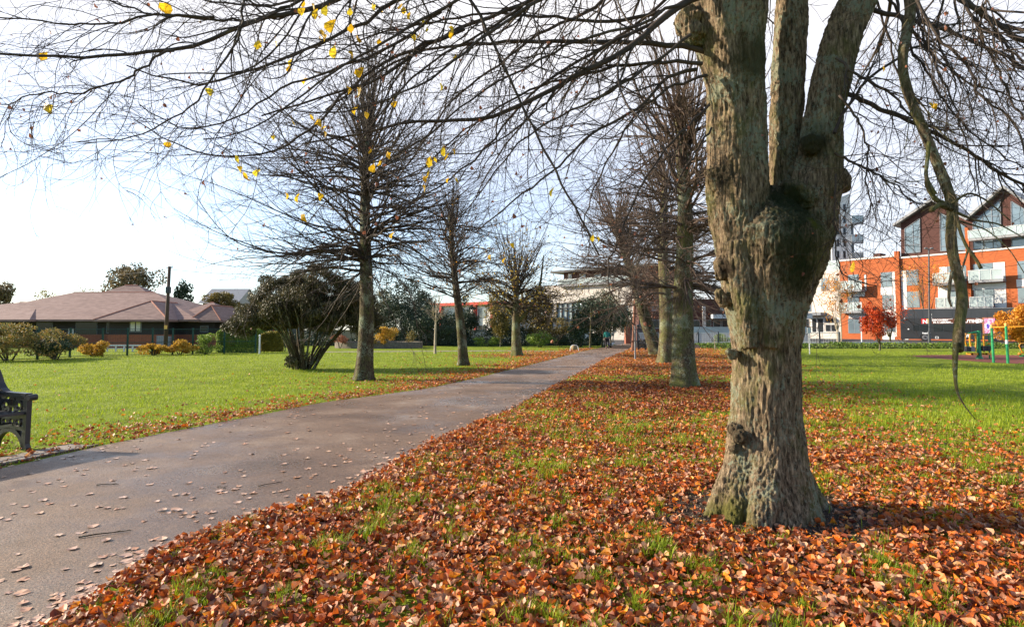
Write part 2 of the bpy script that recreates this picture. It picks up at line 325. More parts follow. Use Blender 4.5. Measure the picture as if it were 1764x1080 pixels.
F_mix = folmat('mixed_shrub_leaf', (.07, .08, .02), (.20, .18, .05), (.48, .24, .06), .3)
F_hedge = folmat('hedge_leaf', (.07, .12, .02), (.18, .26, .035), (.34, .40, .07), .35)
F_lime = folmat('lime_yellow_leaf', (.60, .34, .01), (.80, .50, .02), (.62, .55, .04), .5)
F_brownl = folmat('brown_leaf', (.12, .05, .03), (.30, .11, .06), (.42, .16, .08), .3)
F_ivy = folmat('bank_leaf', (.03, .07, .01), (.10, .17, .02), (.24, .26, .04), .3)
F_pine = folmat('conifer_leaf', (.015, .028, .014), (.04, .06, .03), (.08, .10, .05), .1)
F_grey = folmat('far_leaf', (.06, .055, .03), (.15, .12, .06), (.28, .18, .08), .25)
M_twig = pmat('twig_bark', [(.3, (.032, .022, .018)), (.6, (.062, .044, .033)), (.8, (.13, .105, .06))], scale=5, rough=.8)
M_twigb = pmat('brown_twig_bark', [(.3, (.055, .036, .026)), (.7, (.13, .085, .06))], scale=3, rough=.8)
M_twigp = pmat('pale_twig_bark', [(.3, (.24, .19, .13)), (.7, (.40, .34, .25))], scale=3, rough=.8)
def bark(name, moss=.5, dark=1., moss_shade=None):
    m = bpy.data.materials.new(name); m.use_nodes = True; nt = m.node_tree; N = nt.nodes; K = nt.links; b = N['Principled BSDF']; b.inputs['Roughness'].default_value = .9; b.inputs['Specular IOR Level'].default_value = .15
    tc = N.new('ShaderNodeTexCoord')
    def nz(s, st=(1, 1, 1), d=8, r=.65, loc=(0, 0, 0)):
        mp = N.new('ShaderNodeMapping'); mp.inputs['Scale'].default_value = st; mp.inputs['Location'].default_value = loc; K.new(tc.outputs['Object'], mp.inputs[0])
        n = N.new('ShaderNodeTexNoise'); n.inputs['Scale'].default_value = s; n.inputs['Detail'].default_value = d; n.inputs['Roughness'].default_value = r; K.new(mp.outputs[0], n.inputs['Vector']); return n
    A = nz(46, (1, 1, .2), 10, .72); k = dark
    base = ramp(nt, [(.36, (.024*k, .016*k, .010*k)), (.46, (.10*k, .070*k, .042*k)), (.56, (.22*k, .158*k, .098*k)), (.70, (.38*k, .29*k, .185*k))]); K.new(A.outputs[0], base.inputs[0])
    cur = base.outputs[0]
    def over(cur, src, lo, hi, col, amt):
        f = N.new('ShaderNodeMapRange'); f.inputs[1].default_value = lo; f.inputs[2].default_value = hi; f.inputs[4].default_value = amt; K.new(src, f.inputs[0])
        mx = N.new('ShaderNodeMix'); mx.data_type = 'RGBA'; K.new(f.outputs[0], mx.inputs[0]); K.new(cur, mx.inputs[6]); mx.inputs[7].default_value = (*col, 1); return mx.outputs[2]
    L1 = nz(3.2, (1, 1, .6), 9, .75, (3, 1, 2)); cur = over(cur, L1.outputs[0], .52-.06*moss, .62, (.12, .125, .035), .5+.3*moss)
    L2 = nz(34, (1, 1, .8), 5, .7, (7, 7, 1)); L2b = nz(2.4, (1, 1, 1), 3, .6, (9, 2, 4)); ml = N.new('ShaderNodeMath'); ml.operation = 'MULTIPLY'; K.new(L2.outputs[0], ml.inputs[0]); K.new(L2b.outputs[0], ml.inputs[1])
    cur = over(cur, ml.outputs[0], .285, .315, (.24, .26, .18), .7)
    if moss_shade is not None:
        # dark patches: fork moss enlarged to paint in shading, with brown spots elsewhere
        for (c, r, col) in moss_shade:
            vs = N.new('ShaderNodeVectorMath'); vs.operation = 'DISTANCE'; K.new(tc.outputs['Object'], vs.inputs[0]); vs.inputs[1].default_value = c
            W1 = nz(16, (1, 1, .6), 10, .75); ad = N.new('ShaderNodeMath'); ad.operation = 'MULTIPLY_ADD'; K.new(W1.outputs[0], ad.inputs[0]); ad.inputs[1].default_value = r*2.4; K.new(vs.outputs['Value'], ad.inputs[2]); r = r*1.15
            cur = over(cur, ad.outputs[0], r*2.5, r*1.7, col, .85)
    K.new(cur, b.inputs['Base Color'])
    B1 = nz(55, (1, 1, .2), 10, .8, (1, 1, 1)); bu = N.new('ShaderNodeBump'); bu.inputs['Strength'].default_value = 1; bu.inputs['Distance'].default_value = .03; K.new(B1.outputs[0], bu.inputs['Height']); K.new(bu.outputs[0], b.inputs['Normal'])
    return m
M_bark = bark('lime_bark', .6, 1.0)
M_barkg = bark('green_bark', 1.5, .62)
M_barkd = bark('dark_bark', .5, .42)

# ================================================================ the ground
g = Geo(); xs = np.concatenate([[-600, -250], np.linspace(-120, 120, 41), [250, 600]]); ys = np.concatenate([[-300, -80], np.linspace(-10, 110, 31), [200, 600]])
V = np.array([(x, y, 0) for y in ys for x in xs]); nx = len(xs)
g.add(V, [(j*nx+i, j*nx+i+1, (j+1)*nx+i+1, (j+1)*nx+i) for j in range(len(ys)-1) for i in range(nx-1)])
tag(obj('ground', g, M_lawn), kind='structure')
# path
RE = [(82, 1082), (170, 1025), (306, 940), (442, 892), (600, 848), (735, 768), (870, 710), (928, 680), (985, 649), (1012, 637), (1036, 622), (1082, 603), (1092, 595.5), (1102, 590.5)]
LE = [(-330, 880), (-160, 843), (0, 808), (160, 772), (255, 752), (380, 728), (560, 693), (740, 669), (831, 649), (928, 625), (1002, 606), (1020, 601.5), (1055, 595.5), (1085, 590.5)]
Rw = [G(*p) for p in RE]; Lw = [G(*p) for p in LE]
Rw = [(Rw[0][0]-(Rw[2][0]-Rw[0][0])*3.2, Rw[0][1]-(Rw[2][1]-Rw[0][1])*3.2)] + Rw
Lw = [(Lw[0][0]-2.2, -1.0)] + Lw
RY = np.array([p[1] for p in Rw]); RX = np.array([p[0] for p in Rw]); LY = np.array([p[1] for p in Lw]); LX = np.array([p[0] for p in Lw])
def pathR(y): return np.interp(y, RY, RX)
def pathL(y): return np.interp(y, LY, LX)
g = Geo(); yy = np.concatenate([np.linspace(RY[0], 12, 60), np.linspace(12.4, RY[-1], 60)]); pts = []
wob = lambda y, s: .05*(vnoise(y, y*0+s, 1.7, s)-.5)+.05*(vnoise(y, y*0+s, 6, s)-.5)
Lxx = pathL(yy)+wob(yy, 2); Rxx = pathR(yy)+wob(yy, 3)
V = np.concatenate([np.column_stack([Lxx, yy, yy*0+.008]), np.column_stack([Rxx, yy, yy*0+.008])]); n = len(yy)
g.add(V, [(i, n+i, n+i+1, i+1) for i in range(n-1)]); tag(obj('footpath', g, M_asph), kind='structure')
# concrete pad beneath the bench and the edging strip
PA, PB, PC, PD = G(0, 795), G(165, 768), G(60, 757), G(-260, 800)
g = Geo(); a0 = np.array(G(-300, 868)); a1 = np.array(G(170, 768)); d = (a1-a0)/np.linalg.norm(a1-a0); nn = np.array([-d[1], d[0]])
def strip(g, a, b, o0, o1, z0, z1):
    P = [a+nn*o0, b+nn*o0, b+nn*o1, a+nn*o1]
    g.add([(p[0], p[1], z) for z in (z0, z1) for p in P], [(3, 2, 1, 0), (4, 5, 6, 7), (0, 1, 5, 4), (1, 2, 6, 5), (2, 3, 7, 6), (3, 0, 4, 7)])
strip(g, a0-d*2, a1, .05, .50, -.05, .006); tag(obj('concrete_pad', g, M_conc), kind='structure')
g = Geo(); strip(g, a0-d*2, a1, .0, .045, -.05, .024); tag(obj('edging_strip', g, M_pole), kind='structure')
# thin cross path, playground, road behind the railings
def flat(name, px, z, m):
    g = Geo(); g.add([(*G(*p), z) for p in px], [list(range(len(px)))]); return tag(obj(name, g, m), kind='structure')
flat('cross_path', [(560, 605.5), (700, 604.6), (860, 603.6), (1010, 605), (1004, 606.4), (860, 604.9), (700, 606), (560, 607)], .004, M_conc)
flat('playground_surface', [(1560, 613), (1600, 611.5), (1680, 611.2), (1800, 612.0), (2050, 613), (2050, 640), (1790, 628.5), (1700, 624), (1620, 618)], .005, M_rubber)
g = Geo(); g.add([(6, 56, .004), (46, 56, .004), (120, 50, .004), (120, 110, .004), (6, 110, .004)], [list(range(5))]); tag(obj('road', g, M_road), kind='structure')
# ================================================================ the big lime tree beside the path
TD = 4.93
mt_loc = (*G(1318, 884), 0); mt = thing('lime_tree', 'massive forked tree with mossy fork and furrowed bark, nearest the camera', 'tree', mt_loc, 'trees lining the path')
def px_tube(g, pts, k=26, n=40, depth=TD, flute=.0, seed=0):
    Q = np.array([[*W(p[0], p[1], depth + (p[3] if len(p) > 3 else 0)), p[2]*depth/F/2] for p in pts]); Q = path_pts(Q, n)
    T = np.gradient(Q[:, :3], axis=0); T = norm(T); U = norm(np.cross(T, [0, 1, 0])); Vv = np.cross(T, U); a = np.arange(k)*2*pi/k
    fl = 1 + flute*np.sin(a*5+seed)[None]*.6 + flute*np.sin(a*8+seed*2+Q[:, 2:3]*1.5)*.5
    X = Q[:, None, :3] + Q[:, 3][:, None, None]*fl[:, :, None]*(U[:, None]*np.cos(a)[None, :, None]+Vv[:, None]*np.sin(a)[None, :, None])
    i = np.arange(n-1); j = np.arange(k); q = np.stack([i[:, None]*k+j, i[:, None]*k+(j+1) % k, (i[:, None]+1)*k+(j+1) % k, (i[:, None]+1)*k+j], -1).reshape(-1, 4)
    g.add(X.reshape(-1, 3), q); b = g.n-n*k
    g.f.setdefault(k, []).append(np.array([list(range(b, b+k))[::-1], list(range(b+(n-1)*k, b+n*k))]))
g = Geo()
px_tube(g, [(1322, 935, 215), (1320, 905, 196), (1319, 870, 168), (1320, 825, 138), (1319, 777, 124), (1317, 729, 112), (1318, 657, 104), (1319, 608, 106), (1317, 560, 115), (1316, 536, 126), (1319, 488, 146), (1326, 440, 172), (1328, 405, 176), (1328, 380, 140), (1334, 350, 80), (1338, 325, 30)], 30, 60, flute=.07, seed=1)
px_tube(g, [(1300, 480, 90), (1280, 400, 100), (1273, 340, 100), (1271, 277, 96), (1270, 213, 94), (1271, 170, 92), (1266, 128, 96), (1259, 85, 106), (1255, 43, 126), (1258, 0, 130), (1264, -100, 112), (1262, -260, 84), (1240, -420, 60), (1200, -640, 36), (1180, -900, 16)], 24, 60, flute=.08, seed=3)
px_tube(g, [(1348, 420, 58, .16), (1352, 340, 52, .2), (1353, 277, 52, .24), (1354, 213, 54, .26), (1357, 128, 56, .28), (1365, 0, 54, .3), (1378, -200, 48, .4), (1392, -480, 32, .6), (1400, -800, 14, .8)], 20, 50, flute=.08, seed=5)
px_tube(g, [(1362, 470, 80), (1385, 410, 92), (1402, 340, 82), (1409, 300, 76), (1413, 255, 66), (1416, 213, 60), (1424, 170, 60), (1433, 128, 60), (1456, 43, 60), (1480, 0, 58), (1530, -120, 54), (1600, -300, 44), (1680, -540, 30), (1740, -800, 14)], 22, 60, flute=.07, seed=8)
for (x, y, r, dy) in [(1436, 310, 26, 0), (1448, 318, 16, 0), (1187, 42, 28, 0), (1196, 60, 22, -.05), (1236, 300, 20, -.03), (1240, 318, 15, -.05), (1250, 455, 20, -.08), (1244, 470, 13, -.08), (1262, 610, 9, -.1), (1264, 738, 10, -.10), (1274, 752, 11, -.17), (1266, 772, 8, -.14), (1366, 330, 20, -.14), (1352, 470, 17, -.3), (1334, 452, 12, -.34), (1390, 340, 18, -.17), (1398, 250, 17, -.15)]:
    g.blob(W(x, y, TD+dy), r*TD/F, 9, 7, .16)
for (pts) in [[(1252, 520, 26, -.05), (1243, 512, 20, -.07), (1236, 500, 12, -.08)], [(1262, 612, 14, -.1), (1254, 604, 8, -.14)], [(1425, 300, 40), (1450, 304, 22), (1463, 312, 9)],
              [(1300, 770, 70, -.05), (1262, 835, 52, -.1), (1232, 885, 36, -.12), (1214, 915, 20, -.14)], [(1340, 790, 70, .1), (1385, 850, 54, .12), (1412, 880, 40, .1), (1440, 905, 24, .1)], [(1325, 780, 60, -.16), (1320, 850, 60, -.26), (1305, 915, 34, -.42)], [(1340, 800, 50, -.14), (1362, 870, 40, -.26), (1378, 915, 26, -.36)], [(1300, 790, 50, -.1), (1270, 865, 42, -.2), (1262, 910, 26, -.3)], [(1380, 440, 40, -.1), (1340, 520, 30, -.25), (1330, 600, 24, -.27)], [(1270, 420, 50, -.12), (1285, 520, 40, -.2), (1290, 600, 24, -.24)]]:
    px_tube(g, pts, 12, 14, flute=.05)
me = g.mesh('trunk', mt_loc); o = obj('trunk', me, M_bark, mt)
md = o.modifiers.new('r', 'REMESH'); md.mode = 'VOXEL'; md.voxel_size = .0085
dg = bpy.context.evaluated_depsgraph_get(); dg.update(); me2 = bpy.data.meshes.new_from_object(o.evaluated_get(dg)); o.modifiers.clear()
nv = len(me2.vertices); co = np.zeros(nv*3, np.float32); me2.vertices.foreach_get('co', co); co = co.reshape(-1, 3)
me2.calc_loop_triangles if False else None
no = np.zeros(nv*3, np.float32); me2.vertices.foreach_get('normal', no); no = no.reshape(-1, 3)
def n3(p, s, sz, seed): return mnoise.noise(Vector((p[0]*s+seed, p[1]*s, p[2]*sz)))
dsp = np.zeros(nv)
for i in range(nv):
    p = co[i]; wx = .02*n3(p, 7, 7, 30)
    q = (p[0]+wx, p[1]+wx, p[2])
    rid = 1-abs(n3(q, 36, 4.0, 3))*2.6; rid2 = 1-abs(n3(q, 74, 9, 9))*2.4
    big = n3(p, 6, 4, 5)
    dsp[i] = .011*rid + .007*rid2 + .011*big - .006
co2 = co + no*dsp[:, None]; me2.vertices.foreach_set('co', co2.astype(np.float32).ravel()); me2.polygons.foreach_set('use_smooth', np.ones(len(me2.polygons), bool)); me2.update()
def rel(px, py, Y): return tuple(W(px, py, Y)-np.array(mt_loc))
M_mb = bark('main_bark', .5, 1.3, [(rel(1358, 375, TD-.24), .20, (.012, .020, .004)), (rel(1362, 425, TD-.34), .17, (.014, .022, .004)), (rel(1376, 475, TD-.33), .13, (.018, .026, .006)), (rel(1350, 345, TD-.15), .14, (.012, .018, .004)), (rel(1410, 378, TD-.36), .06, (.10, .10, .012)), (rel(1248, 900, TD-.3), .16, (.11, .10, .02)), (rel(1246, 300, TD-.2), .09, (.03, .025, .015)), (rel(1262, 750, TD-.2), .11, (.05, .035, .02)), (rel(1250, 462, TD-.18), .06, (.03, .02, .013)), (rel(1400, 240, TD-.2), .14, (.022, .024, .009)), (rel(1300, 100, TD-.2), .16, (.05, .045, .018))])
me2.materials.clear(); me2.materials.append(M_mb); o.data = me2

# ---- primary limbs traced through the air; (px, py, radius px), depth given per limb at both ends
def traced(lst, n=26):
    Ps = []; Rs = []
    for pts, d0, d1, r0, r1 in lst:
        m = len(pts); Q = np.array([W(p[0], p[1], d0+(d1-d0)*i/(m-1)) for i, p in enumerate(pts)])
        Q = path_pts(Q, n); Q[1:-1] += RG.normal(0, .006, (n-2, 3)); Ps.append(Q); dep = np.linspace(d0, d1, n); Rs.append((r0+(r1-r0)*np.linspace(0, 1, n)**.8)*dep/F)
    return np.array(Ps), np.array(Rs)
LIMBS = [
 ([(1215, -10), (1171, 5), (1138, 37), (1102, 69), (1069, 94), (1016, 118), (950, 155), (898, 179), (845, 208), (788, 210), (694, 209), (621, 232), (520, 248)], 4.7, 4.2, 8, 1.6),
 ([(1225, 92), (1180, 80), (1130, 76), (1081, 75), (992, 71), (927, 73), (878, 73), (812, 77), (739, 83), (682, 102), (630, 140), (560, 190)], 4.9, 4.6, 6, 1.5),
 ([(760, -60), (817, 8), (845, 65), (894, 171), (951, 285), (1000, 375), (1032, 440)], 4.0, 4.1, 3.5, 1.8),
 ([(1130, -60), (1000, -30), (918, 0), (845, 28), (780, 53), (723, 81), (682, 118), (621, 151), (540, 170), (450, 200)], 4.6, 4.0, 6.5, 1.6),
 ([(1000, -120), (760, -30), (682, 0), (633, 33), (593, 58), (525, 85), (478, 105), (412, 132), (369, 148), (330, 148), (272, 136), (218, 113)], 4.4, 3.7, 7, 1.3),
 ([(760, -100), (640, -30), (583, 0), (544, 17), (486, 27), (420, 39), (389, 54), (338, 82), (272, 93), (210, 93), (155, 99), (0, 97), (-60, 95)], 4.2, 3.5, 7, 2.0),
 ([(560, -20), (440, 36), (369, 37), (311, 29), (249, 23), (183, 0), (120, -30)], 4.0, 3.7, 3.4, 1.4),
 ([(369, 30), (249, 25), (202, 43), (128, 43), (0, 29), (-50, 26)], 3.8, 3.6, 2.8, 1.2),
 ([(300, 88), (272, 93), (249, 120), (202, 146), (132, 161), (70, 159), (0, 180)], 3.6, 3.5, 2.6, 1.1),
 ([(416, -30), (416, 0), (420, 39), (404, 82), (369, 132), (338, 179), (295, 206), (218, 241), (132, 245)], 3.8, 3.7, 2.8, .9),
 ([(760, 20), (660, 90), (600, 110), (544, 132), (478, 155), (428, 194), (369, 218), (311, 225), (240, 180)], 4.2, 3.8, 3.6, 1.0),
 ([(800, 50), (700, 90), (640, 120), (600, 155), (544, 218), (498, 249), (466, 268), (404, 270), (338, 264), (272, 237), (230, 205)], 4.3, 3.9, 4, 1.0),
 ([(1200, 120), (1150, 130), (1100, 190), (1050, 215), (1008, 238), (971, 281), (927, 314), (880, 350), (820, 400)], 4.8, 4.4, 4, 1.2),
 ([(1150, 30), (1060, 70), (967, 122), (910, 163), (870, 212), (841, 257), (788, 297), (755, 330), (694, 354), (620, 370)], 4.7, 4.2, 4, 1.1),
 ([(1170, 10), (1080, 50), (980, 75), (900, 120), (820, 160), (760, 215), (700, 260), (620, 290), (560, 300)], 4.4, 4.0, 3.5, 1),
 ([(1190, 60), (1110, 120), (1030, 170), (940, 210), (880, 260), (830, 330), (790, 380)], 4.5, 4.3, 3.5, 1),
 ([(1210, 110), (1150, 105), (1080, 110), (1000, 130), (920, 150), (850, 190), (780, 240), (720, 300)], 4.7, 4.6, 4, 1.1),
 ([(1218, 130), (1150, 150), (1090, 200), (1050, 270), (1020, 330), (1000, 400)], 4.8, 4.7, 3.2, 1),
 ([(1222, 180), (1170, 230), (1120, 290), (1090, 350), (1060, 430), (1040, 470), (1062, 530), (1092, 560)], 4.7, 4.6, 2.8, 1.1),
 ([(1226, 220), (1180, 290), (1150, 350), (1120, 400), (1095, 460)], 4.6, 4.5, 2.2, 1),
 ([(1060, -80), (950, -10), (880, 30), (800, 90), (740, 140), (660, 175), (580, 200), (500, 190)], 4.1, 3.6, 4.5, 1.1),
 ([(900, -80), (820, -20), (720, 40), (640, 85), (560, 130), (480, 200), (420, 230), (350, 240)], 3.9, 3.4, 4.5, 1.1),
 ([(1090, -40), (1020, 20), (940, 50), (860, 110), (780, 170), (740, 230), (690, 300)], 5.2, 5.3, 4.2, 1.1),
 ([(1180, -30), (1100, 40), (1040, 80), (960, 160), (900, 210), (850, 280), (820, 340)], 5.3, 5.6, 3.6, 1.1),
 ([(640, -70), (560, -20), (480, 10), (400, 10), (320, -5), (240, -20)], 4.4, 4.2, 3.5, 1.1),
 ([(1010, -60), (900, 10), (830, 60), (730, 110), (650, 200), (600, 270), (540, 320)], 4.3, 4.1, 3.6, 1.0),
 ([(1140, 20), (1060, 40), (940, 30), (840, 20), (740, 40), (640, 60), (560, 100)], 5.0, 4.9, 4, 1.2),
 # right side
 ([(1440, 155), (1452, 159), (1504, 181), (1556, 204), (1600, 222), (1650, 248), (1700, 285), (1764, 322), (1850, 350)], 4.9, 4.5, 5, 2.2),
 ([(1480, 10), (1519, 22), (1607, 41), (1659, 67), (1719, 89), (1764, 119), (1850, 170)], 4.9, 4.7, 5, 2.4),
 ([(1600, -60), (1667, 7), (1719, 41), (1764, 74), (1840, 120)], 4.4, 4.2, 6, 4),
 ([(1560, -40), (1578, 0), (1607, 55), (1637, 81), (1674, 122), (1689, 170), (1744, 204), (1764, 259), (1790, 320)], 4.3, 4.0, 3.4, 1.6),
 ([(1440, 100), (1467, 124), (1541, 163), (1555, 190), (1592, 222), (1604, 260)], 4.7, 4.4, 3, 1.5),
 ([(1437, 230), (1444, 207), (1489, 141), (1548, 96), (1593, 74), (1659, 52), (1764, 59), (1830, 50)], 4.7, 4.9, 3.4, 1.4),
 ([(1438, 264), (1504, 296), (1548, 322), (1567, 348), (1590, 352)], 4.6, 4.5, 2.8, 1.0),
 ([(1446, 165), (1470, 190), (1485, 222), (1496, 267), (1489, 318), (1504, 355)], 4.5, 4.4, 2.6, 1.2),
 ([(1440, 300), (1438, 400), (1441, 448), (1452, 475), (1475, 485), (1510, 492)], 4.6, 4.5, 2.0, 1.0),
 ([(1570, -30), (1590, 60), (1625, 140), (1650, 200), (1670, 270), (1680, 330)], 4.5, 4.3, 3, 1.0),
 ([(1540, -20), (1560, 70), (1600, 130), (1640, 200), (1700, 250), (1764, 290)], 4.7, 4.6, 3, 1.2),
 ([(1640, -40), (1680, 40), (1720, 120), (1750, 190), (1800, 250)], 4.1, 4.0, 3.5, 1.4),
 ([(1530, 0), (1600, 90), (1660, 140), (1720, 160), (1800, 190)], 5.2, 5.4, 2.6, 1.2),
 ([(1500, -30), (1530, 60), (1545, 130), (1590, 180), (1620, 250)], 5.2, 5.3, 2.6, 1.1),
 ([(1690, -40), (1700, 30), (1740, 90), (1790, 130)], 4.0, 4.0, 3, 1.4),
]
P1, R1 = traced(LIMBS)
gT = Geo(); tubes(gT, P1, R1*.9, 9)
P2, R2 = kids(P1, R1, 17, .06, .97, .0, 14, ang=(.35, .8), wig=.13, trop=[-.05]*6+[.01]*7, rr=.42, rmin=.0022, absL=(.55, 1.7)); tubes(gT, P2, R2, 6)
P3, R3 = kids(P2, R2, 6, .12, .97, 0, 9, ang=(.4, .9), wig=.16, trop=-.02, rr=.5, rmin=.0016, absL=(.22, .75)); tubes(gT, P3, R3, 4)
P4, R4 = kids(P3, R3, 2, .2, .95, 0, 6, ang=(.4, 1.), wig=.22, trop=0, rr=.6, rmin=.0011, absL=(.08, .30)); tubes(gT, P4, R4, 3)
# upper crown (mostly above the picture; it shades the ground)
n = 70; S = np.array([W(random.choice((1262, 1262, 1380, 1530)), -random.uniform(60, 760), TD) for _ in range(n)]); az = RG.uniform(0, 2*pi, n)
D = np.column_stack([np.cos(az), np.sin(az), RG.uniform(.2, .9, n)]); PU = grow(S, D, RG.uniform(2.2, 4.6, n), 12, .08, [-.02]*11); RU = taper(RG.uniform(.02, .045, n), 12, .2); tubes(gT, PU, RU, 6)
PV, RV = kids(PU, RU, 12, .15, .98, .38, 8, rmin=.004); tubes(gT, PV, RV, 4); PX, RX_ = kids(PV, RV, 4, .2, .98, .5, 5, rmin=.003); tubes(gT, PX, RX_, 3)
obj('crown', gT, M_twig, mt, smooth=True)
# hanging low limb on the right, bare and pale
hb = Geo(); dpt = 3.7
def limb_px(g, pts, d0, d1, k=12, n=60, nz=.0):
    m = len(pts); Q = np.array([[*W(p[0], p[1], d0+(d1-d0)*i/(m-1)), p[2]*(d0+(d1-d0)*i/(m-1))/F] for i, p in enumerate(pts)]); Q = path_pts(Q, n)
    Q[:, 3] *= .88+RG.normal(0, .04, n); g.tube(Q[:, :3], Q[:, 3], k, cap=True); return Q
limb_px(hb, [(1600, -160, 13), (1572, -50, 12), (1567, 0, 11), (1569, 30, 10), (1556, 80, 9.5), (1554, 120, 9), (1562, 155, 9), (1574, 185, 9), (1596, 237, 9), (1619, 293, 9.5), (1636, 335, 9.5), (1643, 358, 11), (1639, 385, 9), (1637, 410, 9), (1643, 450, 9), (1655, 490, 9.5), (1660, 515, 9.5), (1654, 545, 9), (1651, 575, 9.5), (1651, 604, 9)], 4.6, 3.7)
limb_px(hb, [(1647, 590, 5.5), (1645, 625, 4.5), (1646, 660, 3), (1650, 680, 2.0), (1662, 700, 1.2), (1680, 722, .7)], 3.7, 3.7, 8, 24)
for pts in [[(1640, 360, 6), (1618, 352, 5), (1603, 363, 5)], [(1642, 356, 5), (1612, 345, 4.5), (1596, 322, 4), (1596, 305, 3)], [(1648, 372, 3), (1654, 400, 3), (1666, 428, 3), (1682, 447, 3), (1690, 463, 3.5)], [(1668, 430, 2), (1660, 455, 1.8), (1657, 466, 1.2)], [(1640, 468, 3), (1636, 490, 3), (1634, 515, 2.5), (1639, 528, 1.8)], [(1645, 365, 3), (1680, 380, 2), (1720, 385, 1.6), (1764, 410, 1)], [(1640, 350, 3), (1670, 330, 2), (1700, 345, 1.6), (1740, 380, 1.2)], [(1600, 245, 4), (1597, 280, 3.6), (1594, 305, 3.4), (1612, 335, 3)], [(1650, 380, 2), (1700, 395, 1.5), (1740, 430, 1), (1764, 470, .8)]]:
    Q = limb_px(hb, pts, 3.75, 3.7, 7, 16)
H2, HR2 = kids(np.array([path_pts([W(1567, 0, 4.2), W(1556, 120, 4.1), W(1596, 237, 4), W(1643, 358, 3.8)], 12)]), np.full((1, 12), .02), 16, .1, 1, 0, 9, wig=.16, trop=-.06, rmin=.003, rr=.2, absL=(.4, 1.1)); tubes(hb, H2, HR2, 4)
H3, HR3 = kids(H2, HR2, 6, .2, 1, 0, 6, wig=.2, trop=-.02, rmin=.0016, absL=(.12, .4)); tubes(hb, H3, HR3, 3)
M_limb = bark('limb_bark', .9, .95); obj('hanging_limb', hb, M_limb, mt, smooth=True, label='bare pale low limb drooping to near the ground')
# last yellow leaves (seen positions) and a few random ones on the twigs
lp = [(284, 20, 28), (75, 190, 26), (78, 100, 20), (289, 252, 15), (361, 159, 16), (451, 80, 20), (476, 76, 10), (405, 277, 20), (412, 291, 14), (420, 307, 24), (443, 298, 16), (494, 338, 13), (512, 341, 18), (551, 339, 15), (519, 379, 18), (520, 20, 16), (525, 8, 14), (540, 12, 12), (500, 108, 12), (502, 120, 14), (525, 140, 14), (550, 68, 12), (575, 90, 22), (548, 27, 20), (570, 45, 26), (565, 20, 20), (556, 62, 22), (605, 95, 16), (608, 22, 16), (610, 50, 18), (615, 70, 16), (618, 160, 20), (600, 155, 16), (620, 125, 22), (612, 190, 18), (628, 200, 14), (640, 15, 14), (655, 20, 14), (690, 12, 14), (697, 18, 14), (705, 28, 14), (727, 40, 10), (738, 52, 10), (778, 60, 16), (777, 52, 14), (722, 62, 14), (712, 65, 14), (654, 72, 12), (680, 180, 14), (684, 180, 10), (642, 290, 16), (656, 283, 14), (665, 270, 16), (640, 262, 12), (760, 150, 14), (785, 100, 10), (765, 260, 20), (770, 270, 16), (782, 262, 12), (735, 280, 18), (745, 285, 16), (738, 300, 16), (731, 325, 14), (728, 310, 14), (771, 311, 10), (785, 312, 12), (748, 278, 14), (740, 275, 12), (950, 331, 18), (1024, 411, 13), (1610, 184, 12), (1604, 181, 10), (1522, 120, 9), (545, 215, 18), (548, 210, 16), (558, 220, 14), (560, 232, 12), (505, 212, 12), (535, 205, 16), (675, 405, 14), (470, 237, 10), (840, 445, 12), (868, 448, 12), (880, 425, 12), (1470, 460, 20), (1030, 412, 10)]
gl = Geo()
for i, (x, y, s) in enumerate(lp):
    dd = random.uniform(3.6, 4.3); c = W(x, y, dd); yaw = random.uniform(-.5, .5); scatter(gl, np.array([c]), s*1.0*dd/F, LEAVES[:3]+LEAVES[5:8], full=False, yaw=np.array([yaw]), pitch=np.array([random.choice((-1, 1))*random.uniform(.9, 1.5)]))
    gl.tube([c, c+np.array([random.uniform(-.02, .02), 0, .05])], [.0012, .0012], 3)
obj('yellow_leaves', gl, F_lime, mt)
q = P4[RG.choice(len(P4), 420, replace=False), -1]; gb = Geo(); scatter(gb, q, RG.uniform(.015, .04, len(q)), LEAVES, full=True); obj('dead_leaves', gb, F_brownl, mt)

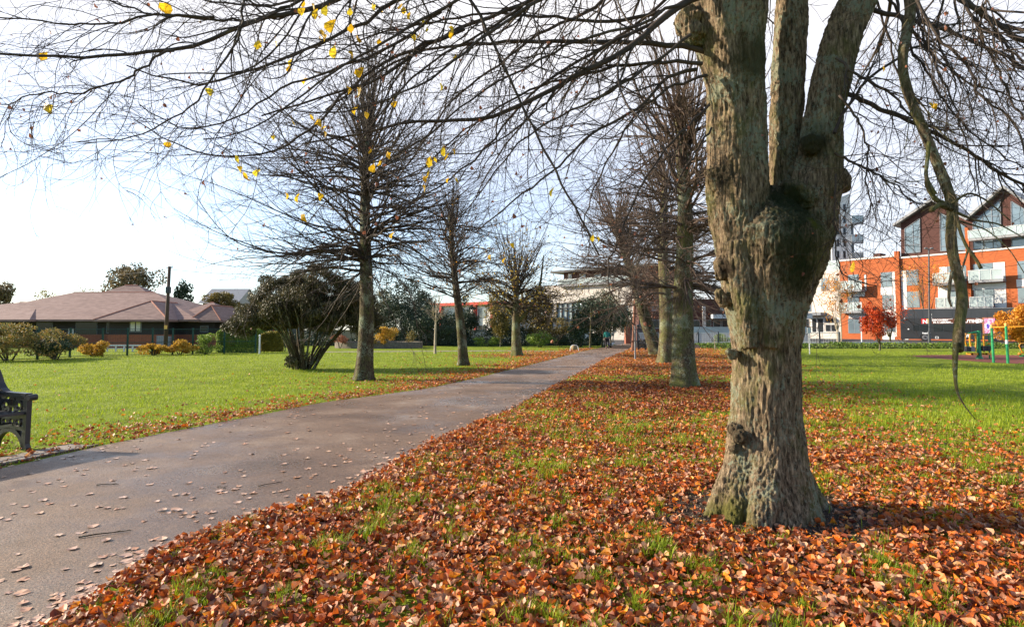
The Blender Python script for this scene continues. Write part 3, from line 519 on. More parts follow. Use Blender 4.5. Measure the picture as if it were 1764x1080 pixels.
# ================================================================ other bare trees
def bare_tree(name, label, base, H, r0, sides, ups, twig=M_twig, bk=M_barkd, lean=(0, 0), group='trees lining the path', leaves=None, brush=0, c2=12, c3=5, cat='tree', fork=None, rtw=.004, flare=1.32, top=None):
    """sides: (count, z0, z1, len0, len1, elev0, elev1, trop list) ; ups: (count, z0, z1, len0, len1, elev)"""
    x, y = base; t = thing(name, label, cat, (x, y, 0), group); g = Geo(); k = 24; n = 60
    zz = -.04+(H+.04)*np.linspace(0, 1, n)**1.9; ph = random.uniform(0, 6)
    cx = x + lean[0]*zz/H + .05*np.sin(zz*.9+ph); cy = y + lean[1]*zz/H + .04*np.cos(zz*1.1+ph)
    rr = r0*(1-.62*(zz/H)**1.1) * (1+(flare-1)*np.exp(-np.clip(zz, 0, 9)/(r0*1.0)))
    a = np.arange(k)*2*pi/k; X = []
    for i in range(n):
        f = 1+.05*np.sin(a*3+ph)+.035*np.sin(a*5+ph+zz[i]*.7)*(1+3*np.exp(-max(zz[i], 0)/.3)) + RG.normal(0, .008, k)
        X.append(np.column_stack([cx[i]+rr[i]*f*np.cos(a), cy[i]+rr[i]*f*np.sin(a), np.full(k, zz[i])]))
    i = np.arange(n-1); j = np.arange(k); g.add(np.concatenate(X), np.stack([i[:, None]*k+j, i[:, None]*k+(j+1) % k, (i[:, None]+1)*k+(j+1) % k, (i[:, None]+1)*k+j], -1).reshape(-1, 4))
    if fork: 
        for pts, ra, rb in fork: Q = path_pts([(x+p[0], y+p[1], p[2]) for p in pts], 14); g.tube(Q, np.linspace(ra, rb, 14), 12, cap=True)
    obj('trunk', g, bk, t, smooth=True); gc = Geo(); alltips = []
    def at(z): return np.column_stack([np.interp(z, zz, cx), np.interp(z, zz, cy), z])
    for (cnt, z0, z1, l0, l1, e0, e1, tr) in sides:
        z = RG.uniform(z0, z1, cnt); az = RG.uniform(0, 2*pi, cnt); e = np.radians(RG.uniform(e0, e1, cnt)); D = np.column_stack([np.cos(az)*np.cos(e), np.sin(az)*np.cos(e), np.sin(e)])
        P = grow(at(z), D, RG.uniform(l0, l1, cnt), 16, .075, np.interp(np.linspace(0, 1, 15), np.linspace(0, 1, len(tr)), tr)); R = taper(RG.uniform(.4, 1, cnt)*r0*.16+.006, 16, .12, .7); tubes(gc, P, R, 6)
        Q, S = kids(P, R, c2, .10, .97, .36, 9, ang=(.25, .7), wig=.10, trop=np.mean(tr)*.6, rmin=rtw, rr=.55); tubes(gc, Q, S, 4)
        T, U = kids(Q, S, c3, .15, .97, .55, 6, ang=(.3, .8), wig=.14, rmin=rtw*.62, rr=.6); tubes(gc, T, U, 3); alltips.append(T[:, -1]); alltips.append(T[:, 3])
    for (cnt, z0, z1, l0, l1, el, sprd) in ups:
        z = RG.uniform(z0, z1, cnt); az = RG.uniform(0, 2*pi, cnt); e = np.radians(RG.uniform(el, 88, cnt)); D = np.column_stack([np.cos(az)*np.cos(e), np.sin(az)*np.cos(e), np.sin(e)])
        P = grow(at(z), D, RG.uniform(l0, l1, cnt), 14, .035, .03); R = taper(RG.uniform(.4, 1, cnt)*r0*.17+.006, 14, .15, .8); tubes(gc, P, R, 5)
        Q, S = kids(P, R, c2, .12, .97, sprd, 8, ang=(.25, .6), wig=.08, trop=.04, rmin=rtw, rr=.5); tubes(gc, Q, S, 4)
        T, U = kids(Q, S, max(2, c3-1), .2, .97, .5, 5, ang=(.3, .7), wig=.12, rmin=rtw*.62, rr=.6); tubes(gc, T, U, 3); alltips.append(T[:, -1])
    if brush:
        z = RG.uniform(brush[1], brush[2], brush[0]); az = RG.uniform(0, 2*pi, brush[0]); D = np.column_stack([np.cos(az), np.sin(az), RG.uniform(-.4, .5, brush[0])])
        P = grow(at(z), D, RG.uniform(.3, brush[3], brush[0]), 8, .16, -.1); R = taper(np.full(brush[0], .009), 8, .3); tubes(gc, P, R, 4); Q, S = kids(P, R, 5, .2, 1, .5, 5, wig=.2, trop=-.05, rmin=rtw*.7); tubes(gc, Q, S, 3)
    obj('crown', gc, twig, t, smooth=True)
    if leaves:
        q = np.concatenate(alltips); sel = RG.choice(len(q), min(leaves[0], len(q)), replace=False); gl = Geo(); scatter(gl, q[sel]+RG.normal(0, .03, (len(sel), 3)), RG.uniform(*leaves[1], len(sel)), LEAVES[:4], full=True); obj('leaves', gl, leaves[2], t)
    return t
SAG = [-.05, -.045, -.01, .03, .055, .06]
DROOP = [.0, -.03, -.05, -.03, 0, .02]
bare_tree('lime_tree', 'bare tree with wide level twiggy branches just right of the dark spreading shrub', G(627, 655), 7.6, .25, [(50, 3.5, 4.6, 4.2, 5.7, 0, 34, SAG), (30, 4.5, 5.8, 3.8, 5.4, 0, 40, SAG), (54, 5.6, 6.9, 3.4, 5.2, 5, 50, SAG), (14, 3.1, 3.9, 2.6, 4.4, -14, 8, SAG)], [(44, 6.5, 7.4, 2.6, 4.2, 52, .20)], brush=(110, 2.6, 4.4, 1.0), c2=11, c3=4, rtw=.0036, leaves=(60, (.05, .08), F_brownl))
bare_tree('lime_tree', 'slender leaning tree with thin branches, middle one of the row left of the path', G(797, 630), 6.4, .21, [(48, 2.7, 4.4, 2.4, 4.0, 10, 45, SAG), (44, 4.0, 6.0, 2.0, 3.2, 20, 55, SAG)], [(26, 5.2, 6.2, 1.6, 2.8, 50, .3)], lean=(-.55, 0), leaves=(240, (.06, .10), F_orange), c2=10, c3=4, rtw=.0055)
bare_tree('lime_tree', 'short stout tree with fan of branches and few yellow leaves, farthest left of the path', G(892, 613), 4.6, .29, [(56, 2.3, 4.2, 2.8, 4.6, 8, 45, SAG)], [(36, 3.2, 4.5, 2.8, 4.8, 42, .3)], lean=(-.15, 0), leaves=(1500, (.07, .12), folmat('sparse_leaf', (.16, .14, .02), (.36, .24, .03), (.55, .36, .04))), bk=M_barkg, c2=10, c3=4, rtw=.0065, fork=[(((0, 0, 1.9), (.7, 0, 2.7), (1.3, 0, 4.0), (1.5, 0, 5.8)), .13, .03), (((0, 0, 2.0), (-.8, .1, 3.0), (-1.8, 0, 3.9)), .10, .03)])
bare_tree('lime_tree', 'tall mossy trunked bare tree just left of the big forked tree', G(1181, 668), 7.8, .30, [(40, 3.2, 5.2, 2.6, 4.2, 0, 35, SAG), (50, 5.0, 7.4, 2.4, 4.2, 5, 50, SAG), (16, 2.6, 3.4, 2.2, 3.6, -12, 10, SAG)], [(36, 4.4, 7.5, 3.0, 5.2, 56, .18)], bk=M_barkg, twig=M_twigb, brush=(90, 2.4, 4.6, 1.3), c2=11, c3=5, rtw=.0045)
bare_tree('lime_tree', 'bare tree with upright mossy trunk right of the path, second beyond the big forked tree', G(1147, 626), 8.5, .33, [(40, 3.0, 5.6, 3.4, 6.0, -4, 35, SAG), (34, 5.4, 8.2, 3.0, 5.0, 5, 50, SAG)], [(38, 5.2, 8, 2.8, 4.6, 52, .2)], bk=M_barkg, twig=M_twigb, brush=(60, 2.2, 4, 1.2), c2=12, c3=5, rtw=.0055, leaves=(120, (.08, .12), F_brownl))
bare_tree('lime_tree', 'dark leaning trunked bare tree, farthest right of the path', G(1134, 611.5), 8.0, .40, [(40, 2.8, 5.4, 4.2, 7.2, -6, 30, SAG), (28, 5, 7.8, 3.6, 6, 5, 50, SAG)], [(44, 5.2, 7.5, 2.6, 4.4, 55, .2)], lean=(-2.6, 0), bk=M_barkd, twig=M_twigb, c2=12, c3=5, rtw=.007, leaves=(300, (.09, .14), F_brownl))
bare_tree('sapling', 'small pale bare young tree on the lawn left of the path', G(751, 609.5), 3.0, .085, [(16, 1.9, 2.8, 1.0, 1.7, 25, 60, [0, .02, .04])], [(8, 2.2, 2.9, .8, 1.5, 55, .35)], bk=M_twigp, twig=M_twigp, group=None, c2=6, c3=3, rtw=.007, flare=1.2)
bare_tree('sapling', 'thin dark bare sapling at the edge of the far path', G(1017, 600), 3.2, .07, [(14, 1.6, 2.8, .8, 1.4, 20, 50, [0, .02])], [], group=None, c2=5, c3=3, rtw=.008, flare=1.1)
# ================================================================ shrubs, hedges and leafy trees
def crown_pts(n, c, r, clumps, seed, shell=.55, flatb=0.):
    rg = np.random.default_rng(seed); c = np.array(c); r = np.array(r)
    q = rg.normal(0, 1, (clumps, 3)); q /= np.linalg.norm(q, axis=1, keepdims=True); q *= rg.uniform(.35, .82, (clumps, 1)); cr_ = rg.uniform(.22, .42, clumps)
    k = rg.integers(0, clumps, n); d = rg.normal(0, 1, (n, 3)); d /= np.linalg.norm(d, axis=1, keepdims=True); rad = rg.uniform(shell, 1, n)
    P = q[k]+d*(cr_[k]*rad)[:, None]; P += rg.normal(0, .02, P.shape)
    if flatb: P[:, 2] = np.where(P[:, 2] < -flatb, -flatb+rg.normal(0, .05, n), P[:, 2])
    return c + P*r
def shrub(name, label, cat, pxc, pyb, wpx, hpx, m, n=2500, ls=.09, group=None, clumps=16, trunk=0., Y=None, sq=1.0, tz=None, tmat=None, tpl=QUADLEAF, z0=0., depth=.8, stems=0, parts=('foliage', 'stem')):
    if Y is None: X, Y = G(pxc, pyb)
    else: X = W(pxc, 560, Y)[0]
    w = wpx*1.12*Y/F/2; h = hpx*1.05*Y/F; zb = z0 if trunk == 0 else trunk; t = thing(name, label, cat, (X, Y, 0), group); g = Geo()
    P = crown_pts(n, (X, Y, zb+(h-zb)/2), (w, w*depth, (h-zb)/2), clumps, int(abs(pxc)*7+pyb)); P[:, 2] = np.maximum(P[:, 2], .03+RG.uniform(0, .1, n)); scatter(g, P, RG.uniform(.6, 1.4, n)*ls, tpl, full=True); obj(parts[0], g, m, t)
    g = Geo(); ns = stems or 5
    for i in range(ns):
        a = random.uniform(0, 2*pi); e = (X+w*.45*cos(a), Y+w*.3*sin(a), zb+(h-zb)*random.uniform(.4, .8)); s = (X+w*.06*cos(a), Y+w*.05*sin(a), -.02 if not trunk else trunk*.8)
        g.tube(path_pts([s, ((s[0]+e[0])/2, (s[1]+e[1])/2, (s[2]+e[2])/2+.1), e], 6), np.linspace(.02+w*.012, .008, 6), 5)
    if trunk: g.tube(path_pts([(X, Y, -.03), (X+.04, Y, trunk*.6), (X, Y, trunk+.2)], 8), np.linspace(trunk*.035+.05, trunk*.03+.035, 8), 9)
    obj('trunk' if trunk else parts[1], g, tmat or M_barkd, t, smooth=True); return t
# big evergreen spreading shrub with many stems
def laurel():
    X, Y = G(522, 636); t = thing('spreading_shrub', 'big dark evergreen shrub with many bare stems and drooping leaves on the left lawn', 'shrub', (X, Y, 0)); g = Geo()
    s = Y/F
    lobes = [(-2.0, 0, 2.05, .95, .75), (-1.3, .3, 2.9, 1.1, .85), (-.3, .3, 3.25, 1.1, .75), (.6, -.2, 3.45, .9, .65), (1.4, .2, 2.95, 1.1, .75), (2.3, .1, 2.3, .85, .7), (.3, .5, 2.3, 1.6, .6), (-.9, -.3, 2.3, 1.2, .7), (1.2, -.4, 2.1, 1.0, .55), (2.6, .3, 1.8, .55, .5), (-2.3, -.3, 1.65, .65, .55), (-1.5, -.5, 1.9, .8, .5), (0, 0, 2.6, 1.5, .8), (2.2, -.3, 1.75, .7, .45), (-.6, .6, 2.2, 1.2, .6), (-.8, -.2, 1.85, .9, .42), (.8, -.2, 1.8, .9, .42), (2.0, -.3, 2.5, .9, .6), (1.5, .3, 2.1, .9, .5)]
    for i, (dx, dy, z, r, rz) in enumerate(lobes):
        n = int(8200*r*r); P = crown_pts(n, (X+dx, Y+dy, z), (r, r, rz), 26, 100+i, .5, .75); top = np.clip((P[:, 2]-z)/rz, -1, 1)
        scatter(g, P, RG.uniform(.07, .15, n), [(np.array([(-.5, 0, 0), (0, .13, .05), (.55, 0, -.22), (0, -.13, .05)]), np.array([(0, 3, 2, 1)]))], yaw=RG.uniform(0, 2*pi, n), pitch=RG.normal(.5, .5, n))
    n = 1500; P = crown_pts(n, (X-.1, Y, .45), (.75, .6, .5), 10, 5); P[:, 2] = np.maximum(P[:, 2], .05); scatter(g, P, RG.uniform(.05, .11, n), QUADLEAF, full=True); obj('foliage', g, F_laurel, t)
    g = Geo()
    for i in range(26):
        a = random.uniform(0, 2*pi); r = random.uniform(.15, .5); e = random.uniform(.6, 2.0); zt = random.uniform(1.9, 2.9); b = (X+r*cos(a), Y+r*sin(a)*.6)
        P = path_pts([(b[0], b[1], -.03), (b[0]+.25*e*cos(a), b[1]+.2*e*sin(a), .7), (b[0]+.6*e*cos(a)+random.uniform(-.1, .1), b[1]+.5*e*sin(a), 1.4), (b[0]+e*cos(a), b[1]+e*sin(a), zt)], 14)
        g.tube(P, np.linspace(.05, .015, 14), 7)
    obj('stems', g, M_barkd, t, smooth=True)
laurel()
# shrubs along the green fence
gs = 'shrubs along the green mesh fence'
shrub('shrub', 'large olive and orange shrub at the left edge before the fence', 'shrub', 14, 622, 150, 66, F_mix, 9000, .10, gs, 22)
shrub('shrub', 'round loose tall shrub with pinkish brown tips, second from left', 'shrub', 92, 618, 92, 62, F_mix, 4800, .09, gs)
shrub('shrub', 'dark green low shrub at the foot of the pinkish one', 'shrub', 96, 619.5, 84, 36, F_holly, 4200, .09, gs)
shrub('shrub', 'small golden shrub standing alone by the fence', 'shrub', 158, 614, 50, 28, F_yell, 3400, .09, gs)
shrub('shrub', 'low golden shrub row left of the tall wooden pole', 'shrub', 266, 612, 56, 22, F_yell, 3000, .09, gs)
shrub('shrub', 'low golden shrub row right of the tall wooden pole', 'shrub', 310, 611, 58, 24, F_yell, 3000, .09, gs)
shrub('shrub', 'grey green loose shrub beside the clipped hedge', 'shrub', 354, 610, 56, 34, F_hedge, 3600, .08, gs)
def hedge(label, x0, x1, yb, hp, m, m2=None):
    a = G(x0, yb); b = G(x1, yb); h = hp*a[1]/F; t = thing('clipped_hedge', label, 'hedge', ((a[0]+b[0])/2, a[1]+.5, 0), 'clipped hedges'); g = Geo(); n = 20000
    u = RG.uniform(0, 1, n); P = np.column_stack([a[0]+(b[0]-a[0])*u, a[1]+RG.uniform(0, 1.1, n), RG.uniform(.02, 1, n)*h]); f = RG.integers(0, 4, n)
    P[f == 0, 1] = a[1]+RG.normal(0, .04, (f == 0).sum()); P[f == 1, 2] = h+RG.normal(0, .04, (f == 1).sum()); P[f == 2, 0] = a[0]+RG.normal(0, .04, (f == 2).sum()); P[f == 3, 1] = a[1]+RG.normal(.02, .05, (f == 3).sum())
    cy_ = (P[:, 0]-a[0])/(b[0]-a[0]); P[:, 2] *= 1-.12*np.abs(2*cy_-1)**6; P[:, 2] += (.05*np.sin(P[:, 0]*3)+.16*(vnoise(P[:, 0], P[:, 1], 2.2, 3)-.5))*(P[:, 2]/h); P[:, 1] += .14*(vnoise(P[:, 0], P[:, 2], 3, 9)-.5); n = len(P)
    scatter(g, P, RG.uniform(.05, .11, n), QUADLEAF, full=True); obj('foliage', g, m, t); g = Geo()
    for i in range(9): x = a[0]+(b[0]-a[0])*(i+.5)/9; g.tube(path_pts([(x, a[1]+.5, -.02), (x+.05, a[1]+.5, h*.4), (x-.06, a[1]+.52, h*.85)], 6), np.linspace(.04, .015, 6), 5)
    obj('stem', g, M_barkd, t)
hedge('long clipped green hedge at the right end of the mesh fence', 373, 446, 608, 40, F_hedge)
hedge('short clipped hedge with yellowish top beside the dark spreading shrub', 448, 488, 606, 32, folmat('gold_hedge_leaf', (.08, .09, .015), (.24, .20, .03), (.46, .34, .05)))
# planter and its shrubs
t = thing('raised_planter', 'low curved stone planter wall round a shrub bed', 'planter', (*G(640, 601), 0)); g = Geo()
ax, ay = G(640, 600.5); k = 40; ra, rb = 3.6, 2.6
V = []; 
for (ro, z) in [(1, 0), (1, .48), (.9, .48), (.9, .30)]:
    for j in range(k): a = 2*pi*j/k; V.append((ax+ra*ro*cos(a)*1.0, ay+2.6+rb*ro*sin(a), z))
g.add(V, [(r*k+j, r*k+(j+1) % k, (r+1)*k+(j+1) % k, (r+1)*k+j) for r in range(3) for j in range(k)]); obj('wall', g, M_stone, t)
g = Geo(); g.add([(ax+ra*.91*cos(2*pi*j/k), ay+2.6+rb*.91*sin(2*pi*j/k), .32) for j in range(k)], [list(range(k))]); obj('soil', g, M_soil, t)
shrub('shrub', 'rounded yellow green shrub growing in the stone planter', 'shrub', 665, 590, 42, 37, F_yell, 3000, .10, Y=46, z0=.3, clumps=18)
shrub('shrub', 'small rusty brown shrub in the planter bed beside the spreading shrub', 'shrub', 586, 590, 34, 24, F_brownl, 900, .09, Y=46, z0=.3)
shrub('shrub', 'small rust shrub behind the wide bare tree trunk', 'shrub', 632, 590, 26, 24, F_brownl, 900, .09, Y=47, z0=.3)
shrub('shrub', 'thin pale shrub at the right end of the planter', 'shrub', 704, 590, 24, 30, F_mix, 600, .08, Y=47, z0=.3)
shrub('shrub', 'low dark shrub beside the yellow green one in the planter', 'shrub', 640, 590, 24, 18, F_olive, 600, .08, Y=45.5, z0=.3)
# background evergreens and bushes
gb_ = 'evergreens and bushes at the back of the park'
def bt(label, pxc, wpx, hpx, Y, m, n=6000, ls=.16, name='evergreen_tree', cat='tree', trunk=0., cl=22, dp=.7): return shrub(name, label, cat, pxc, 0, wpx, hpx, m, n, ls, gb_, cl, trunk, Y=Y, depth=dp)
bt('dark conifer rising behind the planter, left of the small pale sapling', 690, 96, 122, 54, F_pine, 9000, .17)
bt('brownish bushy tree directly behind the wide bare tree', 612, 76, 108, 56, F_laurel, 5000, .16)
bt('dark broad evergreen behind the spreading shrub, left of the planter', 548, 110, 100, 60, F_pine, 9000, .19)
bt('dull green rounded tree between the two tall evergreens', 656, 86, 92, 62, F_olive, 7000, .17, trunk=.8)
bt('dark pine like tree right of the planter conifer', 728, 76, 104, 58, F_pine, 7000, .18)
bt('dark low bush behind the olive leafed small tree', 876, 90, 58, 58, F_pine, 6000, .17, 'evergreen_bush', 'bush')
bt('dark bush behind the low green shrub and boulder', 950, 80, 52, 58, F_olive, 5000, .17, 'evergreen_bush', 'bush')
bt('wide dark bush far behind the planter and pale sapling', 780, 120, 50, 60, F_holly, 6000, .18, 'evergreen_bush', 'bush')
bt('low dark evergreen mass behind the small pale sapling', 752, 110, 66, 53, F_pine, 8000, .16, 'evergreen_bush', 'bush')
bt('dark evergreen bush between the sapling and the slender leaning tree', 806, 46, 84, 55, F_pine, 4000, .16, 'evergreen_bush', 'bush')
bt('olive leafed small tree left of the stout fan shaped tree', 862, 62, 98, 50, F_olive, 5500, .15, trunk=.95)
bt('brown and olive rounded tree behind the stout fan shaped tree', 926, 76, 112, 51, folmat('dull_leaf', (.04, .035, .015), (.10, .075, .03), (.20, .13, .05)), 7500, .15, trunk=.9)
bt('dark glossy holly by the white notice board', 1040, 118, 92, 50.5, F_holly, 13000, .15, 'holly_bush', 'bush', cl=34)
bt('olive topped bush leaning over the dark holly', 1052, 90, 104, 54, F_olive, 5000, .14, 'bush', 'bush')
bt('smaller holly spray at the left foot of the dark holly', 998, 46, 58, 49.5, F_holly, 3500, .13, 'holly_bush', 'bush')
bt('low green shrub behind the boulder', 930, 52, 27, 49, F_hedge, 2200, .12, 'bush', 'bush')
bt('low dark shrub left of the boulder', 966, 36, 20, 50, F_pine, 1500, .12, 'bush', 'bush')
bt('low shrub at the foot of the olive tree', 838, 50, 18, 51, F_hedge, 1500, .12, 'bush', 'bush')
bt('russet leafed tree above the brick pier', 1112, 70, 122, 64, F_brownl, 3500, .16, 'russet_tree', trunk=2.0)
bt('rounded green bush behind the white railings by the big forked tree', 1240, 30, 23, 51.5, F_hedge, 2400, .12, 'bush', 'bush')
# trees behind the pavilion
gp = 'trees behind the tiled pavilion'
def pt(label, pxc, ytop, wpx, m, n, ls=.28, Y=75, trunk=3., name='leafy_tree', cl=26): return shrub(name, label, 'tree', pxc, 0, wpx, 566-ytop+21, m, n, ls, gp, cl, trunk, Y=Y)
pt('round topped tree above the pavilion ridge', 226, 449, 92, F_grey, 6000, .32)
pt('dark conifer just right of the wooden pole', 313, 479, 40, F_pine, 2200, .28, name='conifer_tree')
pt('dark tree at the far left edge of the view', -4, 487, 62, F_grey, 4000, .3)
pt('thin pale tree left of the pavilion ridge', 76, 498, 40, F_mix, 500, .22)
pt('wispy tree between thin pale tree and round topped tree', 150, 486, 56, F_mix, 450, .22)
pt('olive tree between the pavilion and the spreading shrub', 380, 500, 52, F_olive, 3600, .22, Y=62)
# autumn trees on the right, in front of the flats
gr = 'small autumn trees by the railings'
def at(label, pxc, yb, wpx, hpx, m, n, ls, trunk, Y, cl=20, tm=None): return shrub('autumn_tree', label, 'tree', pxc, yb, wpx, hpx, m, n, ls, gr, cl, trunk, Y=Y, tmat=tm or M_barkd)
at('bright red small maple in front of the red brick flats', 1514, 605, 54, 80, F_maple, 4200, .13, .65, 42)
at('sparse red twiggy outer maple behind the bright red one', 1532, 590, 62, 92, F_maple, 700, .12, 1.0, 55)
at('sparse golden birch with pale stem before the cream flats', 1442, 590, 58, 120, F_orange, 1500, .15, 1.9, 57, tm=M_twigp)
at('thin golden tree in front of the red flats behind the bus', 1597, 590, 84, 148, F_orange, 1500, .16, 3.4, 76)
at('dense orange beech at the right edge beyond the exercise bars', 1756, 600, 84, 78, F_orange, 9500, .15, .35, 41, 30)
def twigs(pxc, Y, z0, H, spread, m, nm='bare_tree', label='', r=.06, ups=18):
    return bare_tree(nm, label, (W(pxc, 560, Y)[0], Y), H*.75, r, [(14, z0, H*.6, spread*.6, spread, 30, 60, [0, .03])], [(ups, H*.3, H*.7, H*.35, H*.5, 62, .25)], bk=m, twig=m, group='bare young trees by the railings', c2=6, c3=3, rtw=.012, flare=1.2)
twigs(1448, 56.5, 2.0, 7.6, 2.2, M_twigp, label='bare pale birch twigs rising before the cream flats')
twigs(1592, 75, 3.0, 11, 3.0, M_twigb, label='bare thin stemmed young tree behind the bus')
# rough bank in front of the railings
g = Geo(); n = 26000; x = RG.uniform(15, 62, n); yb = 47.5-.02*(x-15); q = RG.uniform(-1, 1, n); h = .40*(1-q*q)*(.7+.6*vnoise(x, q, .8, 3)); P = np.column_stack([x, yb+q*1.6, RG.uniform(.1, 1, n)*h+.03]); scatter(g, P, RG.uniform(.10, .24, n), QUADLEAF, full=True)
tag(obj('ground_cover', g, F_ivy), kind='stuff')
g = Geo(); n = 26000; x = RG.uniform(-32, 8, n); q = RG.uniform(-1, 1, n); P = np.column_stack([x, 53.5+q*.9, RG.uniform(.02, 1.1, n)*(1-q*q)*(.4+.9*vnoise(x, q, .7, 8))]); scatter(g, P, RG.uniform(.10, .2, n), QUADLEAF, full=True); tag(obj('ground_cover', g, F_pine), kind='stuff')
g = Geo(); xs = np.linspace(8, 66, 40); prof = [(-1.7, 0), (-.8, .16), (0, .24), (.9, .15), (1.7, 0)]
V = [(x, 47.5-.02*(x-15)+a, z+.05*math.sin(x*1.3)*(z > 0)-.02*(z == 0)) for x in xs for a, z in prof]; g.add(V, [(i*5+j, (i+1)*5+j, (i+1)*5+j+1, i*5+j+1) for i in range(39) for j in range(4)]); tag(obj('bank', g, M_soil, smooth=True), kind='structure')
# ================================================================ the tiled pavilion
pv = thing('pavilion', 'low brick and black boarded pavilion with hipped pinkish tile roof', 'building', (-33, 50, 0))
def hip(g, x0, x1, y0, y1, ze, zr, ix0, ix1, th=.16, ridge=None):
    """hipped roof; ridge from x0+ix0 to x1-ix1 at mid depth"""
    ym = (y0+y1)/2; V = [(x0, y0, ze), (x1, y0, ze), (x1, y1, ze), (x0, y1, ze), (x0+ix0, ym, zr), (x1-ix1, ym, zr), (x0, y0, ze-th), (x1, y0, ze-th), (x1, y1, ze-th), (x0, y1, ze-th)]
    g.add(V, [(0, 1, 5, 4), (2, 3, 4, 5), (6, 9, 8, 7), (0, 6, 7, 1), (1, 7, 8, 2), (2, 8, 9, 3), (3, 9, 6, 0)]); g.f.setdefault(3, []).append(g.n-10+np.array([(1, 2, 5), (3, 0, 4)]))
    if ridge is not None:
        for a, b in [(4, 5), (0, 4), (3, 4), (1, 5), (2, 5)]:
            if a == 4 and b == 5 or ridge > 1: ridge_g.append(Geo().tube([V[a], V[b]], [.06, .06], 6))
    return V
ridge_g = []; g = Geo(); ZE = 2.32
hip(g, -47.5, -26.0, 48, 62, ZE, 5.0, 5.9, 7.9, ridge=1)
hip(g, -46.0, -30.5, 53.5, 62.6, ZE, 5.9, 7.2, 7.0, ridge=1)
hip(g, -52.5, -39.3, 47.3, 58, ZE-.02, 3.95, 7.8, 3.6, ridge=1)
hip(g, -30.0, -24.5, 49.2, 57, ZE-.03, 3.95, 2.4, 2.8, ridge=1)
# front wing with its ridge running back
def hipy(g, x0, x1, y0, y1, ze, zr, inset):
    xm = (x0+x1)/2; V = [(x0, y0, ze), (x1, y0, ze), (x1, y1, ze), (x0, y1, ze), (xm, y0+inset, zr), (xm, y1, zr), (x0, y0, ze-.16), (x1, y0, ze-.16), (x1, y1, ze-.16), (x0, y1, ze-.16)]
    g.add(V, [(1, 2, 5, 4), (3, 0, 4, 5), (6, 9, 8, 7), (0, 6, 7, 1), (1, 7, 8, 2), (3, 9, 6, 0)]); g.f.setdefault(3, []).append(g.n-10+np.array([(0, 1, 4)]))
    for a, b in [(4, 5), (0, 4), (1, 4)]: ridge_g.append(Geo().tube([V[a], V[b]], [.06, .06], 6))
hipy(g, -33.6, -27.6, 46.6, 53, ZE-.04, 3.9, 2.6)
hipy(g, -26.9, -24.2, 48.3, 53, ZE-.06, 3.55, 1.0)
rf = obj('roof', g, M_roof, pv); [obj('ridge_tiles', q, M_ridge, rf) for q in ridge_g]
g = Geo(); g.box(-51.5, -25.2, 49.2, 61, 1.08, ZE-.13); g.box(-33.0, -28.2, 47.6, 49.4, 1.083, ZE-.15); obj('boarding', g, M_black_tim, pv)
g = Geo(); g.box(-51.55, -25.15, 49.15, 61.05, -.05, 1.08); g.box(-33.05, -28.15, 47.55, 49.35, -.05, 1.083); obj('brick_plinth', g, M_brickd, pv)
def pwin(px0, px1, py0, py1, Y, m, name='window', curtain=False):
    a = W(px0, py0, Y); b = W(px1, py1, Y); f = obj(name, Geo().box(a[0]-.05, b[0]+.05, Y-.03, Y+.05, b[2]-.05, a[2]+.05), M_frame if m is not M_letter else M_wframe, pv)
    obj('pane', Geo().box(a[0], b[0], Y-.045, Y+.02, b[2], a[2]), m, f)
    if curtain:
        w = (b[0]-a[0]); g = Geo()
        for s in (0, 1): g.box(a[0]+w*(.04+.52*s), a[0]+w*(.04+.52*s)+w*.4, Y-.055, Y-.03, b[2]+.05, a[2]-.03)
        obj('curtain', g, M_white, f)
pwin(225, 243, 554, 571, 47.6, M_glassd, curtain=True); pwin(64, 90, 556, 573, 49.2, M_glassd); pwin(0, 22, 555, 573, 49.2, M_glassd, curtain=True); pwin(290, 299, 556, 572, 49.2, M_glassd, curtain=True); pwin(346, 358, 562, 571, 49.2, M_glassd); pwin(185, 194, 556, 573, 49.2, M_glassd)
pwin(132, 166, 556, 592, 49.2, M_glassd, 'door'); 
for k, (a, b) in enumerate([((118, 566), (127, 575))]):
    p = W(*a, 49.1); q = W(*b, 49.1); obj('notice', Geo().box(p[0], q[0], 49.08, 49.14, q[2], p[2]), M_white, pv)
p = W(277, 582, 46.8); single('meter_cabinet', Geo().box(p[0]-.1, p[0]+.45, 46.4, 46.8, .1, 1.0).box(p[0]+.50, p[0]+.85, 46.5, 46.8, .15, .95).box(p[0]-.14, p[0]+.89, 46.36, 46.82, -.02, .1), M_slate, 'pale grey utility cabinet at the foot of the wooden pole', 'cabinet', (p[0], 46.6, 0))
# path side bench-like rail by the pavilion
g = Geo(); a = G(184, 606); b = G(242, 606); g.box(a[0], b[0], a[1], a[1]+.1, .38, .48); g.box(a[0], b[0], a[1]+.02, a[1]+.08, .2, .25)
for i in range(5): x = a[0]+(b[0]-a[0])*i/4; g.box(x-.04, x+.04, a[1]+.01, a[1]+.09, -.02, .39)
single('low_rail', g, M_white, 'low white kerb rail seen through the mesh fence', 'rail', (a[0], a[1], 0))
# house behind
h = thing('house', 'distant house with grey pitched roof behind the olive tree', 'house', (*[W(362, 560, 90)[0], 90], 0)); x0 = W(343, 560, 90)[0]; x1 = W(400, 560, 90)[0]
obj('wall', Geo().box(x0+.5, x1, 90, 97, -.05, 5.6), M_brickd, h); g = Geo(); g.prism([(89.4, 5.5), (93.5, 8.0), (97.6, 5.5)], x0, x1+1, M=lambda v: (v[1], v[0], v[2])); obj('roof', g, M_slate, h)
for i in (0, 1): p = W(350+i*16, 540, 89.9); f = obj('window', Geo().box(p[0]-.6, p[0]+.6, 89.92, 90.02, 3.0, 4.4), M_wframe, h); obj('pane', Geo().box(p[0]-.5, p[0]+.5, 89.90, 90.0, 3.1, 4.3), M_glassd, f)
